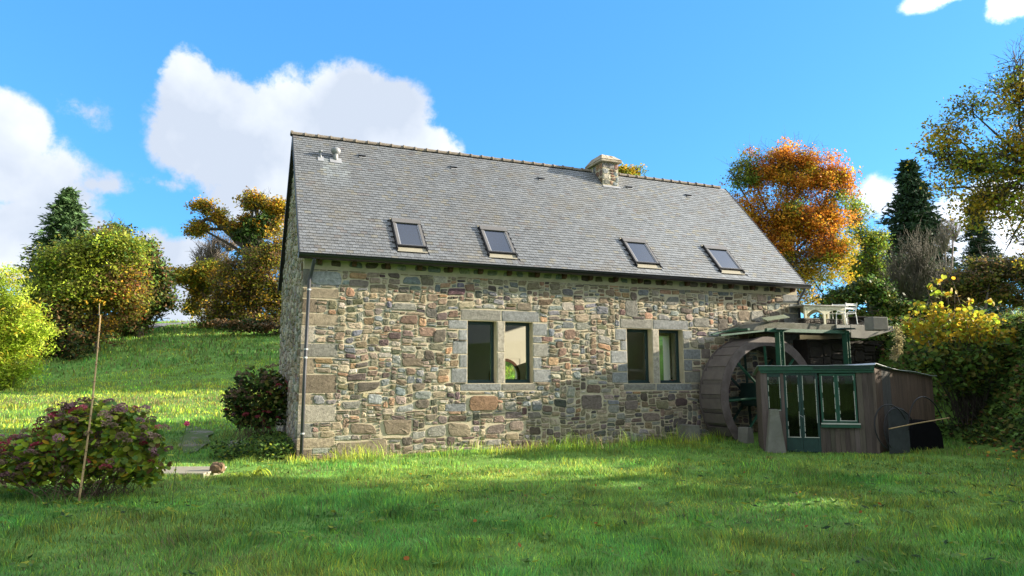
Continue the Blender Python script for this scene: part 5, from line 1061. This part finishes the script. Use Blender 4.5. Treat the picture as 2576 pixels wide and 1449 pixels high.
# ferns against the gable
def patch(name,label,pts,n,size,lp,kind='stuff',m=None,h=.25,cat=None,ub=.7):
    P=[]
    for x0,y0,r,k in pts:
        a=rng.random(int(n*k))*6.28; rr=r*np.sqrt(rng.random(int(n*k))); P.append(np.stack([x0+rr*np.cos(a),y0+rr*np.sin(a)],1))
    P=np.concatenate(P); z=ground_z(P[:,0],P[:,1])+rng.random(len(P))**1.5*h; Q=np.column_stack([P,z]); v,f,c=leafquads(Q,size,pal(len(Q),lp,.3),.55,ub); o=link(name,npmesh(name,v,f,m or leafm,c),None,kind=kind); tag(o,label,cat); return o
gw=lambda s,d:house((s,d,0))[:2]
patch('ground_ivy','low dark leafy ground cover along the foot of the gable wall',[(*gw(-.45,d),.5,1) for d in(.3,1.0,1.7,2.4,3.0)]+[(*gw(-1.1,1.2),.8,1.2)],1500,.09,{'green':3,'dkgreen':2,'ygreen':.6},cat='ground cover',h=.38)
# bank vegetation on the right
P=np.column_stack([rng.uniform(9.5,20,120000),rng.uniform(4,26,120000)]); wd=toe_dist(P[:,0],P[:,1]); k_b=(wd>.0)&(wd<2.7)&((P[:,1]<22)|(P[:,0]>10.2))&(P[:,0]<P[:,1]*.85+3); P=P[k_b]
n_=len(P); Q=np.column_stack([P,ground_z(P[:,0],P[:,1])+rng.random(n_)**2*.45]); v,f,c=leafquads(Q,.12,pal(n_,{'dkgreen':3,'green':1.4,'olive':1.2,'brown':.7},.3),.75,.8)
o=link('bank_ivy',npmesh('bank_ivy',v,f,leafd,c),None,kind='stuff'); tag(o,'dark ivy and bramble covering the steep right bank','ivy')
P=np.concatenate([np.column_stack([rng.normal(11.9,.7,420),rng.normal(14.6,1.2,420)]),np.column_stack([rng.uniform(-4,11,150),rng.uniform(5,15,150)])]); Q=np.column_stack([P,ground_z(P[:,0],P[:,1])+np.concatenate([rng.random(420)*.2+.1,.05+.03*rng.random(150)])]); v,f,c=hexleaves(Q,np.r_[np.full(420,.08),np.full(150,.05)],pal(len(Q),{'brown':2,'rust':1.2,'gold':1.2,'yellow':.4}),.9)
o=link('fallen_leaves',npmesh('fallen_leaves',v,f,leafm,c),None,kind='stuff'); tag(o,'brown and yellow fallen leaves on the bank and lawn','leaves')
# pale dried plant hanging from the flume end
q=at(2257,862,18.2); tree('dried_creeper','pale straw coloured creeper hanging beside the flume end','creeper',(float(q[0]),float(q[1])),pxblobs([(2253,842,9,14),(2259,862,11,16),(2256,886,9,16),(2248,905,6,10)],18.6,.6),{'grey':1},1800,.035,per=12,rc=.08,trunk=.003,ntw=60,twr=.004,limbs=False,zone=lambda P:np.array([[.34,.30,.15]])*rng.uniform(.7,1.2,(len(P),1)),zb=float(q[2])-.5)
asph=mat('asphalt',(.16,.16,.165),rough=.9,var=.12,bump=.1)
def strip(name,pts,w,m,dz,label=None,n=40):
    pts=np.array(pts,float); t=np.linspace(0,len(pts)-1,n); cx=np.interp(t,range(len(pts)),pts[:,0]);cy=np.interp(t,range(len(pts)),pts[:,1]); ww=np.interp(t,range(len(pts)),w if hasattr(w,'__len__') else [w]*len(pts))
    dx=np.gradient(cx);dy=np.gradient(cy);l=np.hypot(dx,dy); nx_,ny_=-dy/l,dx/l; k=9; V_=[]
    for i in range(n):
        for j in range(k):
            u_=(j/(k-1)-.5)*ww[i]*(1+(.3*float(vn(cx[i]*1.7+j,cy[i]*1.7,3)) if name=='gravel_path' else 0)); V_.append((cx[i]+nx_[i]*u_,cy[i]+ny_[i]*u_))
    V_=np.array(V_); V3=np.column_stack([V_,ground_z(V_[:,0],V_[:,1])+dz]); i0=np.arange(n*k).reshape(n,k); f=np.stack([i0[:-1,:-1].ravel(),i0[:-1,1:].ravel(),i0[1:,1:].ravel(),i0[1:,:-1].ravel()],1)
    return link(name,npmesh(name,V3,f,m,smooth=True),None,kind='structure')
r0_=at(250,850,53); r1_=at(320,838,55.5); r2_=at(385,822,63)
RP=[(r0_[0]-8,r0_[1]-1),(r0_[0],r0_[1]),(r1_[0],r1_[1]+1),(r2_[0],r2_[1]),(r2_[0]+5,r2_[1]+14)]
strip('road',RP,[3.4,3.4,3.6,3.2,3.],asph,.10)
def off_road(x,y):
    m=np.ones(x.shape,bool)
    for (ax,ay),(bx,by) in zip(RP[:-1],RP[1:]):
        t=np.clip(((x-ax)*(bx-ax)+(y-ay)*(by-ay))/((bx-ax)**2+(by-ay)**2),0,1); m&=np.hypot(x-ax-t*(bx-ax),y-ay-t*(by-ay))>1.9
    return m

# ---------------------------------------------------------------- grass
grassm=mat('grass_blade',attr=True,rough=.5,var=.2,vscale=1.2,bump=0,trans=.5,spec=.3)
def hl(x,y):   # house-local coordinates
    dx=x-HC[0];dy=y-HC[1]; return dx*U[0]+dy*U[1],dx*V[0]+dy*V[1]
bwb=(float(bwA[0])-.9,float(bwB[0])+.02,float(bwA[1]),float(bwA[1])+1.05)
def blocked(x,y):
    s,d=hl(x,y); m=(s>-.02)&(s<LEN+.05)&(d>-.03)&(d<W+.1)
    sx=(x-A[0])*fx[0]+(y-A[1])*fx[1]; sy=-(x-A[0])*fx[1]+(y-A[1])*fx[0]; m|=(sx>-.02)&(sx<FWd+.1)&(sy>-.04)&(sy<1.6); m|=(sx>FWd)&(sx<FWd+2.6)&(sy>(sx-FWd)*.75-.05)&(sy<1.8)
    m|=(s>ws-1.2)&(s<ws+1.3)&(d>-1.3)&(d<.1)
    m|=(x>bwb[0])&(x<bwb[1])&(y>bwb[2])&(y<bwb[3])
    return m
def blades(name,label,r0,r1,n,w,h,lim=(-.80,.80),test=None,tuft=1.0,straw=.05,lp=None,dry=None):
    r=np.sqrt(rng.uniform(r0*r0,r1*r1,n)); a=rng.uniform(*lim,n); x=r*np.sin(a);y=r*np.cos(a); keep=~blocked(x,y)
    if test is not None: keep&=test(x,y)
    x=x[keep];y=y[keep]; n=len(x); z=ground_z(x,y)-.01
    tf=np.clip(.75+tuft*(.7*vn(x*1.3,y*1.3,2)+.45*vn(x*3.7,y*3.7,3)),.55,2.2); H=h*tf*rng.uniform(.55,1.35,n); Wd=w*rng.uniform(.7,1.3,n)
    # blades lean together in tufts
    ga=vn(x*2.2,y*2.2,4)*6+rng.normal(0,.9,n); le=np.clip(rng.normal(.45,.25,n),.05,1.1)*H; dx=np.cos(ga)*le;dy=np.sin(ga)*le
    C0=1.32; yaw=rng.uniform(0,math.pi,n); wx=np.cos(yaw)*Wd/2; wy=np.sin(yaw)*Wd/2; B=np.column_stack([x,y,z]); Wv=np.column_stack([wx,wy,wx*0])
    M=B+np.column_stack([dx*.35,dy*.35,H*.6]); T_=B+np.column_stack([dx,dy,H*.98])
    v=np.stack([B-Wv,B+Wv,M+Wv*.8,M-Wv*.8,T_],1).reshape(-1,3); b0=np.arange(n)[:,None]*5
    C=pal(n,lp or {'green':5,'ygreen':1.1,'dkgreen':.8,'olive':.7},.3)*(1+.28*vn(x*.55,y*.55,5))[:,None]
    C=C*np.array([1.25,1.34,1.35]); C[:,0]*=1+.35*vn(x*.8+9,y*.8,6); C*=(1+.35*vn(x*3.3,y*3.3,1))[:,None]; hi=rng.random(n)<.10; C[hi]*=1.7
    sm=rng.random(n)<straw*np.clip(.6+3.2*vn(x*.75,y*.75,7)+1.5*vn(x*2,y*2,2),.1,4); C[sm]=np.array([.30,.24,.12])*rng.uniform(.6,1.2,(int(sm.sum()),1))
    if dry is not None:
        dm=rng.random(n)<dry(x,y); C[dm]=np.array([.27,.23,.10])*rng.uniform(.6,1.2,(int(dm.sum()),1))
    me=npmesh(name,v,[b0+np.array([[0,1,2,3]]),b0+np.array([[3,2,4]])],grassm,np.repeat(C,5,0)); return tag(link(name,me,None,kind='stuff'),label)
gm={'green':5,'ygreen':1.3,'dkgreen':.6,'olive':.4}
blades('lawn_grass','short green grass of the near lawn',3.6,9,125000,.0068,.088,lp=gm)
blades('middle_lawn_grass','green grass of the middle of the lawn',9,14.5,120000,.009,.092,lp=gm)
blades('far_lawn_grass','grass of the lawn in front of the mill and beside it',14.5,24,105000,.011,.10,(-.82,.68),lp=gm,test=lambda x,y:toe_dist(x,y)<1.0)
hs,hd=None,None
def near_wall(x,y):
    s,d=hl(x,y); return (s>-.3)&(s<11.6)&(d<-.02)&(d>-1.3)
blades('tall_wall_grass','tall rough grass with straw stalks along the foot of the mill wall',13,22,26000,.009,.30,(-.5,.6),test=lambda x,y:near_wall(x,y)&(rng.random(x.shape)<.35+.65*(vn(x*1.2,y*1.2,3)>.0)),straw=.25,lp={'green':2,'ygreen':4,'lime':1})
blades('tussock_grass','taller tussocks of bright rough grass under the far pair of windows',14,23,9000,.010,.40,(-.1,.45),test=lambda x,y:(lambda s,d:(s>6.6)&(s<11.2)&(d<-.05)&(d>-1.1)&(vn(x*1.5,y*1.5,4)>-.25))(*hl(x,y)),straw=.3,lp={'green':2,'ygreen':4,'lime':1})
blades('straw_stalks','dry pale seed stalks standing against the mill wall',13,22,5200,.008,.42,(-.45,.6),test=lambda x,y:near_wall(x,y)&(vn(x*1.1,y*1.1,6)>-.1),straw=1.,tuft=.4)
blades('meadow_grass','yellow green grass of the sunlit meadow on the left',24,46,75000,.028,.15,(-.84,.12),lp={'green':2.6,'ygreen':4,'lime':1},dry=lambda x,y:.16+.5*np.exp(-((y-29.5)/1.3)**2))
blades('hill_grass','green grass of the far slope on the left',46,85,45000,.07,.24,(-.72,-.1),test=off_road,lp={'green':5,'olive':1,'ygreen':.8},dry=lambda x,y:.06+.8*sstep(66,75,y)*(vn(x/5,y/5,2)>-.2))
blades('terrace_grass','sunlit grass at the top of the right bank',18,40,20000,.02,.16,(.46,.80),test=lambda x,y:toe_dist(x,y)>2.4,lp={'ygreen':3,'green':3,'olive':1},dry=lambda x,y:.15+0*x)
# broad leaved weeds in the lawn
nw=900; wx_=rng.uniform(-7,10,nw); wy_=rng.uniform(4.5,16,nw); kk=~blocked(wx_,wy_)&(vn(wx_*.8,wy_*.8,1)>-.25); wx_=wx_[kk];wy_=wy_[kk]; m_=6
ang=rng.uniform(0,6.28,(len(wx_),m_)); rr=.05+.03*rng.random((len(wx_),m_)); X_=(wx_[:,None]+rr*np.cos(ang)).ravel();Y_=(wy_[:,None]+rr*np.sin(ang)).ravel(); Q=np.column_stack([X_,Y_,ground_z(X_,Y_)+.05]); al=np.column_stack([np.cos(ang).ravel(),np.sin(ang).ravel(),.2+0*X_])
v,f,c=leafquads(Q,.10,pal(len(Q),{'green':3,'ygreen':1.5,'dkgreen':.5}),.42,1.6,along=al*2.5); tag(link('lawn_weeds',npmesh('lawn_weeds',v,f,leafm,c),None,kind='stuff'),'broad leaved dandelions and plantains in the lawn')
# far road and gravel path
grav=mat('gravel',(.22,.19,.15),rough=.95,var=.4,vscale=30,bump=.7,stain=(.09,.13,.03),stain_scale=1.6,stain_pos=(.40,.50))
strip('gravel_path',[(-8.1,17.6),(-8.8,19.3),(-9.7,21.5),(-10.6,23)],[.2,.7,.8,.2],grav,.05,n=60)
